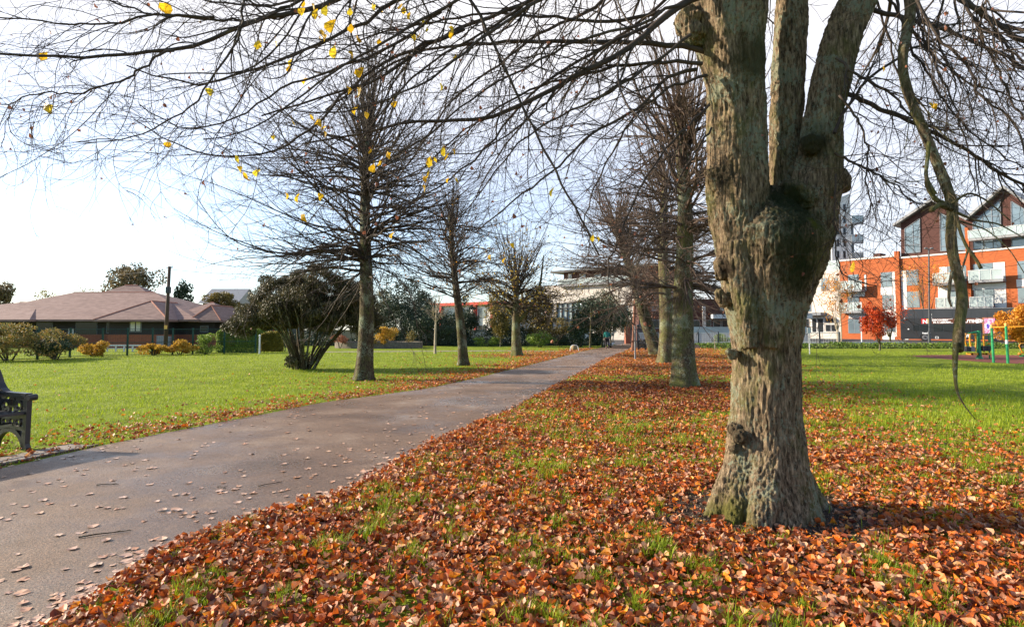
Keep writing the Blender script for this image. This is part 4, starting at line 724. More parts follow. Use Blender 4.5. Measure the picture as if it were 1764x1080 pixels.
# wooden pole and wires
px_, py_ = W(286, 560, 45)[0], 45.0; t = thing('utility_pole', 'tall dark wooden utility pole in front of the pavilion', 'pole', (px_, py_, 0))
tp = W(292, 459, 45); obj('pole', Geo().tube([(px_, py_, -.05), tuple(tp)], [.15, .11], 12, cap=True), M_pole, t, smooth=True)
q = W(289.5, 500, 45); obj('junction_box', Geo().box(q[0]-.02, q[0]+.28, 44.7, 44.95, q[2]-.25, q[2]+.25).box(q[0]+.02, q[0]+.24, 44.66, 44.70, q[2]-.2, q[2]+.2), M_dsteel, t)
q = W(288, 564, 45); obj('warning_plate', Geo().box(q[0]-.12, q[0]+.10, 44.80, 44.84, q[2]-.14, q[2]+.16), M_yel, t)
obj('insulator', Geo().tube([tp+(-.25, 0, -.1), tp+(.25, 0, -.1)], [.03, .03], 6, cap=True).tube([tp+(.2, 0, -.12), tp+(.2, 0, .06)], [.04, .03], 8, cap=True), M_dsteel, t)
def wire(pts, lab, n=30):
    P = path_pts([W(*p) for p in pts], n); single('overhead_wire', Geo().tube(P, np.full(n, .016), 4), M_wire, lab, 'wire', tuple(P[0]), group='overhead wires')
wire([(292, 464, 45), (150, 480, 48), (0, 489, 52), (-120, 491, 55)], 'overhead wire running left from the wooden pole across the pavilion')
wire([(292, 464, 45), (340, 469, 44), (400, 473, 43), (560, 462, 40)], 'overhead wire running right from the wooden pole')
wire([(350, 483, 60), (385, 483, 60), (408, 480, 60), (560, 470, 60)], 'far faint overhead wire behind the spreading shrub')
# green mesh fence
fx = [(-75, 626), (-5, 622.5), (64, 619.5), (120, 616), (176, 613.5), (219, 612.6), (262, 611.8), (297, 611), (331.6, 610.4), (386, 609.4), (440, 608.6)]
t = thing('mesh_fence', 'dark green welded mesh fence along the shrubs', 'fence', (*G(176, 613.5), 0)); g = Geo(); Hf = 1.55
FP = [G(*p) for p in fx]
for p in FP: obj('post', Geo().box(p[0]-.04, p[0]+.04, p[1]-.04, p[1]+.04, -.02, Hf+.05), M_fgreen, t)
for a, b in zip(FP, FP[1:]):
    for z in (.06, .75, 1.52): g.bar((a[0], a[1], z), (b[0], b[1], z), .016)
    L = math.hypot(b[0]-a[0], b[1]-a[1]); n = int(L/.11)
    P = np.array([[(a[0]+(b[0]-a[0])*i/n, a[1]+(b[1]-a[1])*i/n, z) for z in (.03, Hf)] for i in range(1, n)]); tubes(g, P, np.full(P.shape[:2], .0035), 3)
    P = np.array([[(a[0], a[1], z), (b[0], b[1], z)] for z in np.arange(.2, 1.5, .2)]); tubes(g, P, np.full(P.shape[:2], .004), 3)
obj('mesh_panel', g, M_fgreen, t)
# ================================================================ buildings in the middle distance
class Wall:
    """a vertical facade from ground point A towards B; out = towards the camera"""
    def __init__(s, A, B): s.A = np.array(A, float); d = np.array(B, float)-s.A; s.L = np.linalg.norm(d); s.a = d/s.L; s.n = np.array([s.a[1], -s.a[0]]); s.n = s.n if s.n @ (-s.A) > 0 else -s.n
    def pl(s, px, py):
        r = ray(px, py); t = (s.A @ s.n)/(r[:2] @ s.n); p = r*t; return ((p[:2]-s.A) @ s.a, CAMZ+p[2])
    def pt(s, u, d, z): p = s.A+s.a*u+s.n*d; return (p[0], p[1], z)
    def box(s, g, u0, u1, z0, z1, d0, d1):
        V = [s.pt(u, d, z) for z in (z0, z1) for d in (d0, d1) for u in (u0, u1)]; return g.add(V, [(0, 2, 3, 1), (4, 5, 7, 6), (0, 1, 5, 4), (2, 6, 7, 3), (0, 4, 6, 2), (1, 3, 7, 5)])
    def px(s, g, x0, x1, y0, y1, d0, d1):
        ym = lambda x, y: s.pl(x, y); u0, _ = ym(x0, y0); u1, _ = ym(x1, y0); xm = (x0+x1)/2; z1 = s.pl(xm, y0)[1]; z0 = s.pl(xm, y1)[1]; s.box(g, u0, u1, z0, z1, d0, d1); return u0, u1, z0, z1
    def window(s, parent, x0, x1, y0, y1, m=None, mull=2, trans=.35, d=0., frame=None, name='window'):
        g = Geo(); u0, u1, z0, z1 = s.px(g, x0, x1, y0, y1, d-.05, d+.035); fr = obj(name, g, frame or M_frame, parent); g = Geo(); w = .08; q = (u1-u0-w)/mull
        for i in range(mull):
            a = u0+w+q*i; b = a+q-w; s.box(g, a, b, z0+w, z0+(z1-z0)*trans-w/2, d-.02, d+.05) if trans else None; s.box(g, a, b, z0+((z1-z0)*trans+w/2 if trans else w), z1-w, d-.02, d+.05)
        obj('pane', g, m or M_glass, fr); return fr
    def balcony(s, parent, x0, x1, yr, ys, th=4, dep=1.4):
        g = Geo(); u0, u1, zs, zr = s.px(Geo(), x0, x1, yr, ys, 0, 0); s.box(g, u0, u1, zs-.3, zs, 0.01, dep); b = obj('balcony', g, M_slate, parent); g = Geo(); s.box(g, u0+.03, u1-.03, zs+.03, zr-.04, dep-.06, dep-.03); obj('glass_panel', g, M_glassg, b)
        g = Geo(); n = 3
        for i in range(n+1): u = u0+(u1-u0)*i/n; s.box(g, u-.035, u+.035, zs, zr, dep-.05, dep+.02)
        s.box(g, u0-.04, u1+.04, zr-.03, zr+.04, dep-.07, dep+.03); obj('handrail', g, M_steel, b)
# ---- white and glass building in the centre
WB = Wall((5.0, 90), (18.5, 78)); cb = thing('white_glass_building', 'white building with dark timber top storey and tall glass wall beyond the holly', 'building', (8, 86, 0))
g = Geo(); WB.px(g, 938, 1120, 487, 520, -12, .0); WB.px(g, 938, 958, 520, 590, -12, -.01); WB.px(g, 1012, 1120, 520, 590, -12, -.012); obj('wall', g, M_cream, cb)
g = Geo(); WB.px(g, 963, 1120, 464, 487, -11, -1.2); tp_ = obj('top_storey', g, M_timber, cb); g = Geo(); WB.px(g, 950, 1130, 460.5, 464, -12, .3); obj('roof', g, M_dsteel, cb)
for x0, x1 in [(971, 977), (991, 1001), (1016, 1028), (1040, 1052)]: WB.window(cb, x0, x1, 471, 484, M_glassg, 1, 0, d=-1.15, frame=M_wframe)
WB.balcony(cb, 966, 1110, 478, 487, dep=.6)
g = Geo(); u0, u1, z0, z1 = WB.px(g, 958, 1012, 510, 590, -11, -.3); obj('glass_wall', g, M_glassg, cb); g = Geo()
for i in range(7): u = u0+(u1-u0)*i/6; WB.box(g, u-.07, u+.07, z0, z1, -.4, -.1)
for z in np.linspace(z0, z1, 5): WB.box(g, u0, u1, z-.06, z+.06, -.38, -.13)
obj('mullions', g, M_dsteel, cb)
for i, x in enumerate((942, 1030, 1050, 1070, 1092)): WB.window(cb, x, x+11, 524, 542, M_glassd, 1, .3); WB.window(cb, x, x+11, 552, 572, M_glassd, 1, .3)
# red framed building
RB = Wall((-12.3, 90), (-1.1, 82)); rb = thing('red_framed_building', 'pale building with bright red steel frame seen between trees left of centre', 'building', (-9, 83, 0))
g = Geo(); RB.px(g, 745, 866, 524, 590, -8, 0); obj('wall', g, M_white, rb); g = Geo()
RB.px(g, 745, 868, 521, 526, -8.1, .5)
for x in (760, 790, 819, 848): RB.px(g, x, x+3.5, 525, 592, .1, .45)
obj('steel_frame', g, pmat('red_steel', var((.50, .05, .03), .1), rough=.5), rb)
for x in (770, 796, 824, 852): RB.window(rb, x, x+14, 560, 580, M_glassd, 2, .0); RB.window(rb, x, x+14, 532, 548, M_glass, 2, .0)
# dark terrace behind the right avenue
DB = Wall((15.5, 68), (31, 66)); db = thing('terrace_building', 'dark fronted building with cream column and white canopy behind the railings', 'building', (24, 67, 0))
g = Geo(); DB.px(g, 1100, 1385, 515, 588, -8, 0); obj('wall', g, M_timber, db); g = Geo(); DB.px(g, 1209, 1214, 528, 566, 0, .5); DB.px(g, 1186, 1390, 573, 588, .6, .9); DB.px(g, 1100, 1160, 573, 588, .6, .9); obj('column', g, M_cream, db)
g = Geo(); DB.px(g, 1223, 1262, 542, 549, .1, 1.6); DB.px(g, 1262, 1390, 541, 549, .1, 1.6); obj('canopy', g, M_white, db)
for x in (1102, 1122, 1142, 1192, 1215, 1228, 1243, 1262, 1284, 1306, 1330, 1354): DB.window(db, x, x+(14 if x not in (1215,) else 10), 551, 566, M_glassd, 1, 0, frame=M_slate)
for x in (1120, 1150, 1240, 1290, 1340): DB.window(db, x, x+18, 520, 536, M_glass, 2, 0)
g = Geo(); DB.px(g, 1186, 1384, 563, 573, .9, .96); obj('glass_screen', g, M_glassg, db)
g = Geo(); g.box(-24, 7.2, 64, 64.3, -.05, 1.35).box(-24.05, 7.25, 63.96, 64.34, 1.35, 1.43); single('boundary_wall', g, M_cream, 'low pinkish cream boundary wall behind the evergreens', 'wall', (-8, 64, 0))
# brick pier and gate
t = thing('brick_pier', 'tall red brick gate pier at the end of the path', 'pillar', (*G(1082, 592), 0)); a = G(1078, 592); obj('shaft', Geo().box(a[0], a[0]+.75, a[1], a[1]+.75, -.05, 2.3), M_brickd, t); obj('cap', Geo().box(a[0]-.08, a[0]+.83, a[1]-.08, a[1]+.83, 2.3, 2.42).box(a[0], a[0]+.75, a[1], a[1]+.75, 2.42, 2.5), M_stone, t)
# ---- railings from the gate to the bus stop
t = thing('railing_fence', 'pale vertical bar railings between the park and the road', 'fence', (30, 50, 0)); ra0 = np.array(G(1100, 597)); ra0 = np.array([W(1098, 560, 50.5)[0], 50.5]); rb0 = np.array([W(1446, 560, 50.5)[0], 50.5]); L = rb0[0]-ra0[0]; n = int(L/.14)
P = np.array([[(ra0[0]+L*i/n, 50.5, .1), (ra0[0]+L*i/n, 50.5, 1.2)] for i in range(n)]); g = Geo(); tubes(g, P, np.full(P.shape[:2], .013), 4); 
for z in (.12, 1.2): g.bar((ra0[0], 50.5, z), (rb0[0], 50.5, z), .026)
obj('bars', g, M_steel, t)
for i in range(11): x = ra0[0]+L*i/10; obj('post', Geo().box(x-.045, x+.045, 50.46, 50.54, 0, 1.3), M_dsteel, t)
g = Geo(); g.box(ra0[0], W(1560, 560, 50.5)[0], 50.6, 50.8, -.05, .42); single('kerb_wall', g, M_white, 'low pale kerb wall below the railings', 'wall', (ra0[0], 50.7, 0))
t = thing('park_gate', 'grey barred park gate beside the brick pier', 'gate', (*G(1110, 593), 0)); 
g = Geo(); x0, x1 = W(1088, 560, 54)[0], W(1118, 560, 54)[0]
for i in range(14): x = x0+(x1-x0)*i/13; g.box(x-.015, x+.015, 53.98, 54.02, .1, 1.45)
obj('bars', g, M_slate, t); g = Geo(); g.box(x0, x1, 53.97, 54.03, 1.45, 1.52); g.box(x0, x1, 53.97, 54.03, .08, .14); g.box(x0-.1, x0, 53.95, 54.05, 0, 1.9); g.box(x1, x1+.1, 53.95, 54.05, 0, 1.7); obj('gate_frame', g, M_dsteel, t)
# ================================================================ flats on the right
FB = Wall((50.6, 89.6), (63.5, 72)); fb = thing('red_brick_flats', 'red brick flats with dark timber gabled top storey and glass balconies', 'building', (57, 81, 0))
gR = Geo(); zt = 12.05
def redpx(x0, x1, y0, y1, d0=-12, d1=0.): FB.px(gR, x0, x1, y0, y1, d0, d1)
def col(g, x0, x1, y, d0, d1): 
    u0 = FB.pl(x0, 500)[0]; u1 = FB.pl(x1, 500)[0]; z1 = FB.pl((x0+x1)/2, y)[1]; FB.box(g, u0, u1, -.05, z1, d0, d1)
col(gR, 1447, 1551, 446, -12, 0); col(gR, 1551, 1900, 430.5, -12, .02); col(gR, 1544, 1552, 433, -.2, .35); col(gR, 1668, 1674.5, 392, .03, .45)
obj('brick_wall', gR, M_brick, fb)
g = Geo(); u = [FB.pl(x, 500)[0] for x in (1447, 1544, 1552, 1900)]; zA = FB.pl(1499, 446)[1]; zB = FB.pl(1725, 430.5)[1]; FB.box(g, u[0], u[1], zA, zA+.22, -12, .12); FB.box(g, u[2], u[3], zB, zB+.2, -12, .14); obj('coping', g, M_white, fb)
# white infill panels
g = Geo()
for r in [(1489, 1461+31, 473, 501), (1462, 1490, 503, 511), (1462, 1490, 534, 548), (1537, 1545, 468, 580), (1517, 1537, 495, 508), (1518, 1540, 534, 585), (1552, 1561, 466, 585), (1618, 1631, 460, 486), (1711, 1731, 452, 482), (1616, 1668, 491, 500), (1675, 1733, 488, 499), (1713, 1733, 499, 530), (1616, 1636, 500, 530), (1751, 1775, 481, 494)]: FB.px(g, r[0], r[1], r[2], r[3], .0, .06)
obj('render_panel', g, M_white, fb)
for r in [(1461, 1479, 473, 500, 2, 0), (1460, 1480, 511, 534, 2, 0), (1461, 1482, 549, 574, 2, 0), (1517, 1537, 469, 495, 2, .42), (1520, 1540, 508, 533, 2, .42), (1522, 1543, 548, 572, 2, 0), (1561, 1582, 465, 492, 1, 0), (1562, 1584, 502, 530, 2, 0), (1631, 1667, 458, 486, 3, 0), (1637, 1667, 500, 527, 2, 0), (1676, 1711, 454, 482, 2, 0), (1677, 1713, 498, 527, 2, 0), (1752, 1785, 449, 480, 2, .3), (1753, 1785, 495, 522, 2, .3), (1800, 1840, 446, 478, 2, 0)]: FB.window(fb, r[0], r[1], r[2], r[3], M_glass, r[4], r[5], d=.03)
FB.balcony(fb, 1453, 1491, 485, 500); FB.balcony(fb, 1453, 1491, 522, 536); FB.balcony(fb, 1613, 1667, 471, 488); FB.balcony(fb, 1674, 1733, 466, 483); FB.balcony(fb, 1618, 1668, 513, 530); FB.balcony(fb, 1676, 1716, 512, 529)
# timber top storey with two gables
def gpt(px, py, d=0.): u, z = FB.pl(px, py); return u, z
g = Geo(); out_ = [gpt(1549, 441), gpt(1549, 383), gpt(1605, 346), gpt(1663, 378), gpt(1728, 324), gpt(1815, 386), gpt(1815, 428)]
out_[0] = (out_[0][0], zB+.15); out_[-1] = (out_[-1][0], zB+.15)
def gprism(g, pts, d0, d1):
    n = len(pts); V = [FB.pt(u, d0, z) for u, z in pts]+[FB.pt(u, d1, z) for u, z in pts]; g.add(V, [(i, (i+1) % n, n+(i+1) % n, n+i) for i in range(n)]); g.f.setdefault(n, []).append(np.array([list(range(g.n-2*n, g.n-n)), list(range(g.n-n, g.n))]))
gprism(g, out_, -11, -.6); tsx = obj('timber_storey', g, M_timber, fb)
rl = [gpt(1539, 386), gpt(1605, 342), gpt(1664, 375), gpt(1728, 319), gpt(1824, 388)]; g = Geo()
for a, b in zip(rl, rl[1:]): gprism(g, [(a[0], a[1]), (b[0], b[1]), (b[0], b[1]-.38), (a[0], a[1]-.38)], -11, .25)
obj('gable_roof', g, M_slate, fb)
def glz(pts, mull=(), tr=()):
    g = Geo(); P = [gpt(*p) for p in pts]; gprism(g, P, -.7, -.52); f = obj('gable_glazing', g, M_glass, fb); g = Geo()
    for a, b in zip(P, P[1:]+P[:1]): g.bar(FB.pt(a[0], -.5, a[1]), FB.pt(b[0], -.5, b[1]), .06)
    for (x, y0, y1) in mull: u0, z0 = gpt(x, y0); u1, z1 = gpt(x, y1); g.bar(FB.pt(u0, -.5, z0), FB.pt(u0, -.5, z1), .05)
    for (x0, x1, y) in tr: u0, z0 = gpt(x0, y); u1, z1 = gpt(x1, y); g.bar(FB.pt(u0, -.5, z0), FB.pt(u1, -.5, z1), .05)
    obj('glazing_bars', g, M_frame, f)
glz([(1557, 436), (1556, 394), (1582, 376), (1583, 434)], [(1570, 388, 434)], [(1557, 1583, 421), (1557, 1583, 408)])
glz([(1618, 432), (1617, 366), (1660, 389), (1662, 430)], [(1640, 380, 430)], [(1618, 1661, 424), (1618, 1660, 396)])
glz([(1675, 429), (1674, 382), (1721, 343), (1723, 427)], [(1690, 370, 428), (1706, 358, 428)], [(1675, 1722, 395), (1675, 1722, 372)])
glz([(1741, 426), (1740, 346), (1790, 376), (1792, 424)], [(1762, 360, 425)], [(1741, 1790, 392)])
FB.balcony(fb, 1674, 1800, 393, 407, dep=1.5)
# rooflights, box on the roof
p = FB.pl(1500, 446); g = Geo(); FB.px(g, 1489, 1501, 434, 446, -5, -3); obj('roof_box', g, M_timber, fb)
# cream flats with entrance
CB = Wall((39.5, 80), (50.3, 88.5)); CB = Wall((45.6, 97), (50.5, 89.8)); ce = thing('cream_flats', 'cream rendered flats with glass roof terrace and entrance canopy beside the red flats', 'building', (46, 86.5, 0))
g = Geo(); CB.px(g, 1352, 1446.5, 468, 592, -12, -.01); obj('wall', g, M_cream, ce)
for r in [(1414, 1428, 479, 501), (1385, 1397, 510, 537), (1436, 1443, 479, 500)]: CB.window(ce, *r, M_glass, 2, .35)
for r in [(1398, 1407, 548, 573), (1408, 1419, 548, 573)]: CB.window(ce, *r, M_glassd, 1, 0, frame=M_wframe, name='door')
for r in [(1422, 1431, 559, 571), (1432, 1441, 559, 571), (1422, 1441, 548, 556), (1384, 1394, 549, 580)]: CB.window(ce, *r, M_glassd, 1, 0)
g = Geo(); CB.px(g, 1386, 1424, 539, 543.5, 0, 1.8); obj('canopy', g, M_frame, ce)
g = Geo(); CB.px(g, 1400, 1446, 450, 466, -3, -.1); obj('terrace_screen', g, M_glassg, ce)
# tall pale tower
TW = Wall((56.0, 100), (61.8, 99)); tw = thing('tower_block', 'tall pale block with stacked balconies behind the big forked trunk', 'building', (58, 99.5, 0))
g = Geo(); V = []; u0 = TW.pl(1432, 400)[0]; u1 = TW.pl(1466, 400)[0]; zl = TW.pl(1436, 345)[1]; zr_ = TW.pl(1464, 334)[1]
V = [TW.pt(u, d, z) for d in (-8, 0) for (u, z) in ((u0, 0), (u1, 0), (u1, zr_), (u0, zl))]; g.add(V, [(0, 1, 2, 3), (4, 7, 6, 5), (0, 4, 5, 1), (1, 5, 6, 2), (2, 6, 7, 3), (3, 7, 4, 0)]); obj('wall', g, M_white, tw)
g = Geo(); TW.px(g, 1400, 1436, 345, 470, -9, -.5); obj('side_wing', g, M_slate, tw)
for y in (352, 372, 392, 412, 432): 
    for x in (1441, 1452): TW.window(tw, x, x+5, y, y+13, M_glassd, 1, 0)
for y in (384, 417, 448): TW.balcony(tw, 1466, 1486, y-12, y, dep=.3)
g = Geo(); TW.px(g, 1466, 1478, 372, 470, -6, -2); obj('stair_core', g, M_frame, tw)
# ================================================================ benches
def arc(c, r, a0, a1, n=10): return [(c[0]+r*cos(a0+(a1-a0)*i/(n-1)), c[1]+r*sin(a0+(a1-a0)*i/(n-1))) for i in range(n)]
def park_bench(label, foot, face, length, sgn=1, sc=1.0, frames=2):
    """foot = front foot of the far end frame; face = unit vector the bench faces; runs from there along length vector"""
    fx_, fy_ = face; ln = np.array(length, float); L = np.linalg.norm(ln); ln /= L; D = .56*sc
    t = thing('park_bench', label, 'bench', (foot[0], foot[1], 0), 'cast iron benches facing the path')
    def P(u, z, s): return (foot[0]+fx_*(u*sc-.50*sc)+ln[0]*s, foot[1]+fy_*(u*sc-.50*sc)+ln[1]*s, z*sc)
    def plate(g, pts, s0, s1):
        n = len(pts); V = [P(u, z, s0) for u, z in pts]+[P(u, z, s1) for u, z in pts]; g.add(V, [(i, (i+1) % n, n+(i+1) % n, n+i) for i in range(n)]); g.f.setdefault(n, []).append(np.array([list(range(g.n-2*n, g.n-n)), list(range(g.n-n, g.n))[::-1]]))
    def band(g, pts, w, s0, s1):
        q = np.array(pts); T = np.gradient(q, axis=0); T /= np.linalg.norm(T, axis=1, keepdims=True); nn_ = np.column_stack([-T[:, 1], T[:, 0]])*w/2
        for i in range(len(q)-1): plate(g, [tuple(q[i]+nn_[i]), tuple(q[i+1]+nn_[i+1]), tuple(q[i+1]-nn_[i+1]), tuple(q[i]-nn_[i])], s0, s1)
    for k in range(frames):
        s = k*L; a, b = s-.03, s+.03; g = Geo()
        plate(g, [(.455, 0), (.545, 0), (.555, .03), (.53, .08), (.54, .66), (.46, .66), (.47, .3), (.45, .12)], a, b)
        band(g, [(-.14, 1.0), (-.09, .92), (-.04, .83), (.02, .76), (.09, .715), (.17, .70), (.35, .698), (.52, .695)], .055, a-.012, b+.012)
        g.tube([P(.575, .672, a-.02), P(.575, .672, b+.02)], [.042*sc]*2, 14, cap=True)
        plate(g, [(-.10, 0), (-.03, 0), (.02, .2), (.03, .42), (.0, .72), (-.07, .86), (-.10, .84), (-.05, .60), (-.04, .3)], a, b)
        band(g, [(.0, .43), (.24, .42), (.47, .43)], .05, a, b)
        band(g, arc((.215, -.02), .27, .12, pi-.12, 16), .055, a, b); band(g, [(.0, .27), (.22, .285), (.47, .27)], .05, a, b)
        c, e = a+.012, b-.012
        for (u, z, r) in [(.10, .565, .062), (.345, .565, .062), (.225, .60, .055), (.10, .35, .052), (.345, .35, .052), (.225, .355, .052)]:
            band(g, arc((u, z), r, 0, 2*pi, 13), .026, c, e)
            for q in range(4): an = pi/4+q*pi/2; plate(g, [(u+r*.95*cos(an-.3), z+r*.95*sin(an-.3)), (u+r*.5*cos(an), z+r*.5*sin(an)), (u+r*.95*cos(an+.3), z+r*.95*sin(an+.3))], c, e)
        for (x0, z0, x1, z1) in [(.16, .43, .20, .69), (.29, .43, .26, .69), (.16, .27, .165, .43), (.285, .27, .285, .43), (.03, .64, .17, .70), (.30, .66, .46, .64), (.03, .46, .10, .50), (.40, .50, .47, .47)]: band(g, [(x0, z0), ((x0+x1)/2, (z0+z1)/2), (x1, z1)], .034, c, e)
        obj('end_frame', g, M_iron, t)
    for i in range(5): g = Geo(); u = .06+i*.094; plate(g, [(u, .455), (u+.072, .455), (u+.072, .485), (u, .485)], .0, L); obj('seat_slat', g, M_benchw, t)
    for i in range(4): g = Geo(); z = .56+i*.105; u = .0-.045*i; plate(g, [(u, z), (u+.03, z), (u+.01, z+.08), (u-.02, z+.08)], .0, L); obj('back_slat', g, M_benchw, t)
    g = Geo(); g.tube([P(.22, .33, 0), P(.22, .33, L)], [.012, .012], 8); obj('tie_rod', g, M_iron, t)
pd = np.array([.31, .95]); ff = np.array(G(44, 775))
park_bench('black cast iron bench with pierced end, cut off by the left edge beside the path', ff, (.95, -.31), -pd*1.65)
f2 = np.array(G(1099, 603.5)); park_bench('small distant black bench on the grass right of the path end', f2, (-.94, .2), (.28, .96), frames=2)
# ================================================================ lettering
def text_pts(txt, size, bold=0.0):
    cu = bpy.data.curves.new('lettering', 'FONT'); cu.body = txt; cu.size = size; cu.offset = bold; cu.resolution_u = 2; o = bpy.data.objects.new('lettering', cu); SC.collection.objects.link(o)
    dg = bpy.context.evaluated_depsgraph_get(); dg.update(); me = bpy.data.meshes.new_from_object(o.evaluated_get(dg)); V = [tuple(v.co) for v in me.vertices]; Fc = [tuple(p.vertices) for p in me.polygons]
    bpy.data.objects.remove(o); bpy.data.meshes.remove(me); return V, Fc
def put_text(g, txt, size, fn, bold=0., sx=1.):
    V, Fc = text_pts(txt, size, bold); b = g.n; X = np.array([fn(v[0]*sx, v[1]) for v in V]); g.v.append(X); g.n += len(X)
    for f in Fc: g.f.setdefault(len(f), []).append(b+np.array([f]))
# ================================================================ the double deck bus
BW = Wall((W(1551, 560, 73)[0], 73), (W(1770, 560, 66)[0], 66)); bus = thing('double_deck_bus', 'black double deck bus with brown advert band parked beyond the grass bank', 'bus', (*BW.pt(5, -1, 0)[:2], 0))
zT = BW.pl(1560, 533.5)[1]; LB = BW.L
def rr(u0, u1, z0, z1, r):
    return [(u0, z0)]+[(u1, z0)]+arc((u1-r, z1-r), r, 0, pi/2, 6)+arc((u0+r, z1-r), r, pi/2, pi, 6)
def bprism(g, pts, d0, d1):
    n = len(pts); V = [BW.pt(u, d0, z) for u, z in pts]+[BW.pt(u, d1, z) for u, z in pts]; g.add(V, [(i, (i+1) % n, n+(i+1) % n, n+i) for i in range(n)]); g.f.setdefault(n, []).append(np.array([list(range(g.n-2*n, g.n-n)), list(range(g.n-n, g.n))]))
g = Geo(); bprism(g, rr(0, LB, .28, zT, .45), -2.5, 0); obj('body', g, M_buspaint, bus)
g = Geo(); BW.box(g, .55, LB-.3, zT-.02, zT+.05, -2.3, -.06); obj('roof_rail', g, M_slate, bus)
g = Geo(); u = [BW.pl(x, 545)[0] for x in (1556, 1712)]; z = [BW.pl(1640, y)[1] for y in (548, 534)]; bprism(g, rr(u[0], LB-.15, z[0], z[1], .3), 0, .02); obj('upper_glazing', g, M_bustop, bus)
g = Geo()
for x in (1589, 1603, 1640, 1672, 1700): BW.px(g, x, x+.5, 535, 548, .018, .03)
obj('glazing_joint', g, M_buspaint, bus)
for r in [(1573, 1583, 560, 570), (1585, 1598, 560, 570), (1608, 1623, 559, 571), (1625, 1642, 559, 571), (1645, 1672, 559, 573), (1674, 1691, 559, 573)]: g = Geo(); BW.px(g, *r, 0, .025); obj('window', g, M_glassd, bus)
g = Geo(); BW.px(g, 1605, 1692, 548.5, 557.5, 0, .03); obj('advert_band', g, M_brown, bus)
g = Geo(); BW.px(g, 1692, 1695, 548.5, 575, 0, .03); BW.px(g, 1692, 1716, 546.8, 548.4, 0, .028); obj('advert_edge', g, pmat('advert_rust', var((.42, .16, .09)), rough=.5), bus)
g = Geo(); BW.px(g, 1695.2, 1714, 548.5, 574, 0, .03); obj('poster', g, M_post, bus)
g = Geo(); BW.px(g, 1587, 1596, 549, 557.5, 0, .03); obj('red_square', g, M_red, bus); g = Geo(); BW.px(g, 1596.2, 1599.5, 549, 557.5, 0, .03); obj('yellow_stripe', g, M_yel, bus)
g = Geo()
def at_px(px, py, d=.045): u0, z0 = BW.pl(px, py); return lambda x, y: BW.pt(u0+x, d, z0+y)
T_ = lambda nm, *a: (lambda q: (put_text(q, *a), obj(nm, q, M_letter, bus)))(Geo())
T_('letter', 'N', .66, at_px(1589.2, 557), .02); T_('lettering', 'DISCOVERY', .30, at_px(1605.5, 552.8), .012, 1.0); T_('lettering', 'IN A LIBRARY', .30, at_px(1607.5, 556.8), .012, .95)
T_('lettering', 'BELLUTIMES', .50, at_px(1643.5, 555.8), .018, .98); T_('lettering', 'jet', .80, at_px(1656, 581), .025); T_('lettering', 'Reading', .26, at_px(1589, 575), .01)
u0, z0 = BW.pl(1661, 552.8); 
for s in (-1, 1):
    P = [BW.pt(u0+1.75*cos(a), .045, z0+.34*sin(a)) for a in np.linspace(-.9, .9, 10)] if s > 0 else [BW.pt(u0-1.75*cos(a), .045, z0+.34*sin(a)) for a in np.linspace(-.9, .9, 10)]
    g.tube(P, [.03]*10, 4)
g2 = Geo(); BW.px(g2, 1604.6, 1605.2, 540, 549, .03, .045); obj('white_line', g2, M_letter, bus)
obj('oval_line', g, M_letter, bus); obj('white_line', g2, M_letter, bus)
g = Geo(); 
for a, b in [((1611, 579.6), (1617, 580.2)), ((1611, 582.8), (1617, 583.4)), ((1611, 579.6), (1611.7, 583.4)), ((1616.3, 579.6), (1617, 583.4))]: BW.px(g, a[0], b[0], a[1], b[1], .0, .03)
obj('filler_frame', g, M_letter, bus)
for xx in (1594, 1722):
    u0, z0 = BW.pl(xx, 584); w = obj('wheel', Geo().tube([BW.pt(u0, -.28, .5), BW.pt(u0, .03, .5)], [.50, .50], 26, cap=True), M_tyre, bus, smooth=False); obj('rim', Geo().tube([BW.pt(u0, .03, .5), BW.pt(u0, .045, .5)], [.30, .27], 20, cap=True), M_rim, w); obj('hub', Geo().tube([BW.pt(u0, .045, .5), BW.pt(u0, .09, .5)], [.12, .08], 12, cap=True), M_tyre, w)
    g = Geo(); 
    for aa in np.linspace(0, pi, 12)[:-1]: 
        a2 = aa+pi/11; BW_ = [(u0+r*cos(q), .5+r*sin(q)) for r, q in ((.58, aa), (.68, aa), (.68, a2), (.58, a2))]; bprism(g, BW_, 0, .03)
    obj('wheel_arch', g, M_bustop, bus)
for px0, py0 in ((1558, 549), (1565, 567)): u0, z0 = BW.pl(px0, py0); obj('marker_lamp', Geo().tube([BW.pt(u0, 0, z0), BW.pt(u0, .04, z0)], [.09, .07], 10, cap=True), M_letter, bus)
# ================================================================ lamp posts, signs, stakes
def pole_thing(name, label, cat, pxb, pyb, pyt, r, m, Y=None, dx=0, group=None):
    X, Yg = G(pxb, pyb); Yg = Y or Yg; X = W(pxb, 560, Yg)[0]; tpz = W(pxb+dx, pyt, Yg); t = thing(name, label, cat, (X, Yg, 0), group)
    obj('post', Geo().tube([(X, Yg, -.05), tuple(tpz)], [r, r*.8], 8, cap=True), m, t, smooth=False); return t, tpz
t, p = pole_thing('street_lamp', 'tall thin dark street lamp with twin head in front of the bus', 'street lamp', 1600, 590, 430, .085, M_dsteel, Y=60, dx=0)
g = Geo()
for s in (-1, 1): g.blob((p[0]+.3*s, p[1], p[2]+.12), (.2, .14, .09), 10, 6, 0); g.tube([tuple(p), (p[0]+.3*s, p[1], p[2]+.08)], [.04, .03], 6)
obj('lamp_head', g, M_slate, t); obj('base_box', Geo().tube([(W(1600, 560, 60)[0], 60, 0), (W(1600, 560, 60)[0], 60, 1.3)], [.13, .12], 8, cap=True), M_dsteel, t)
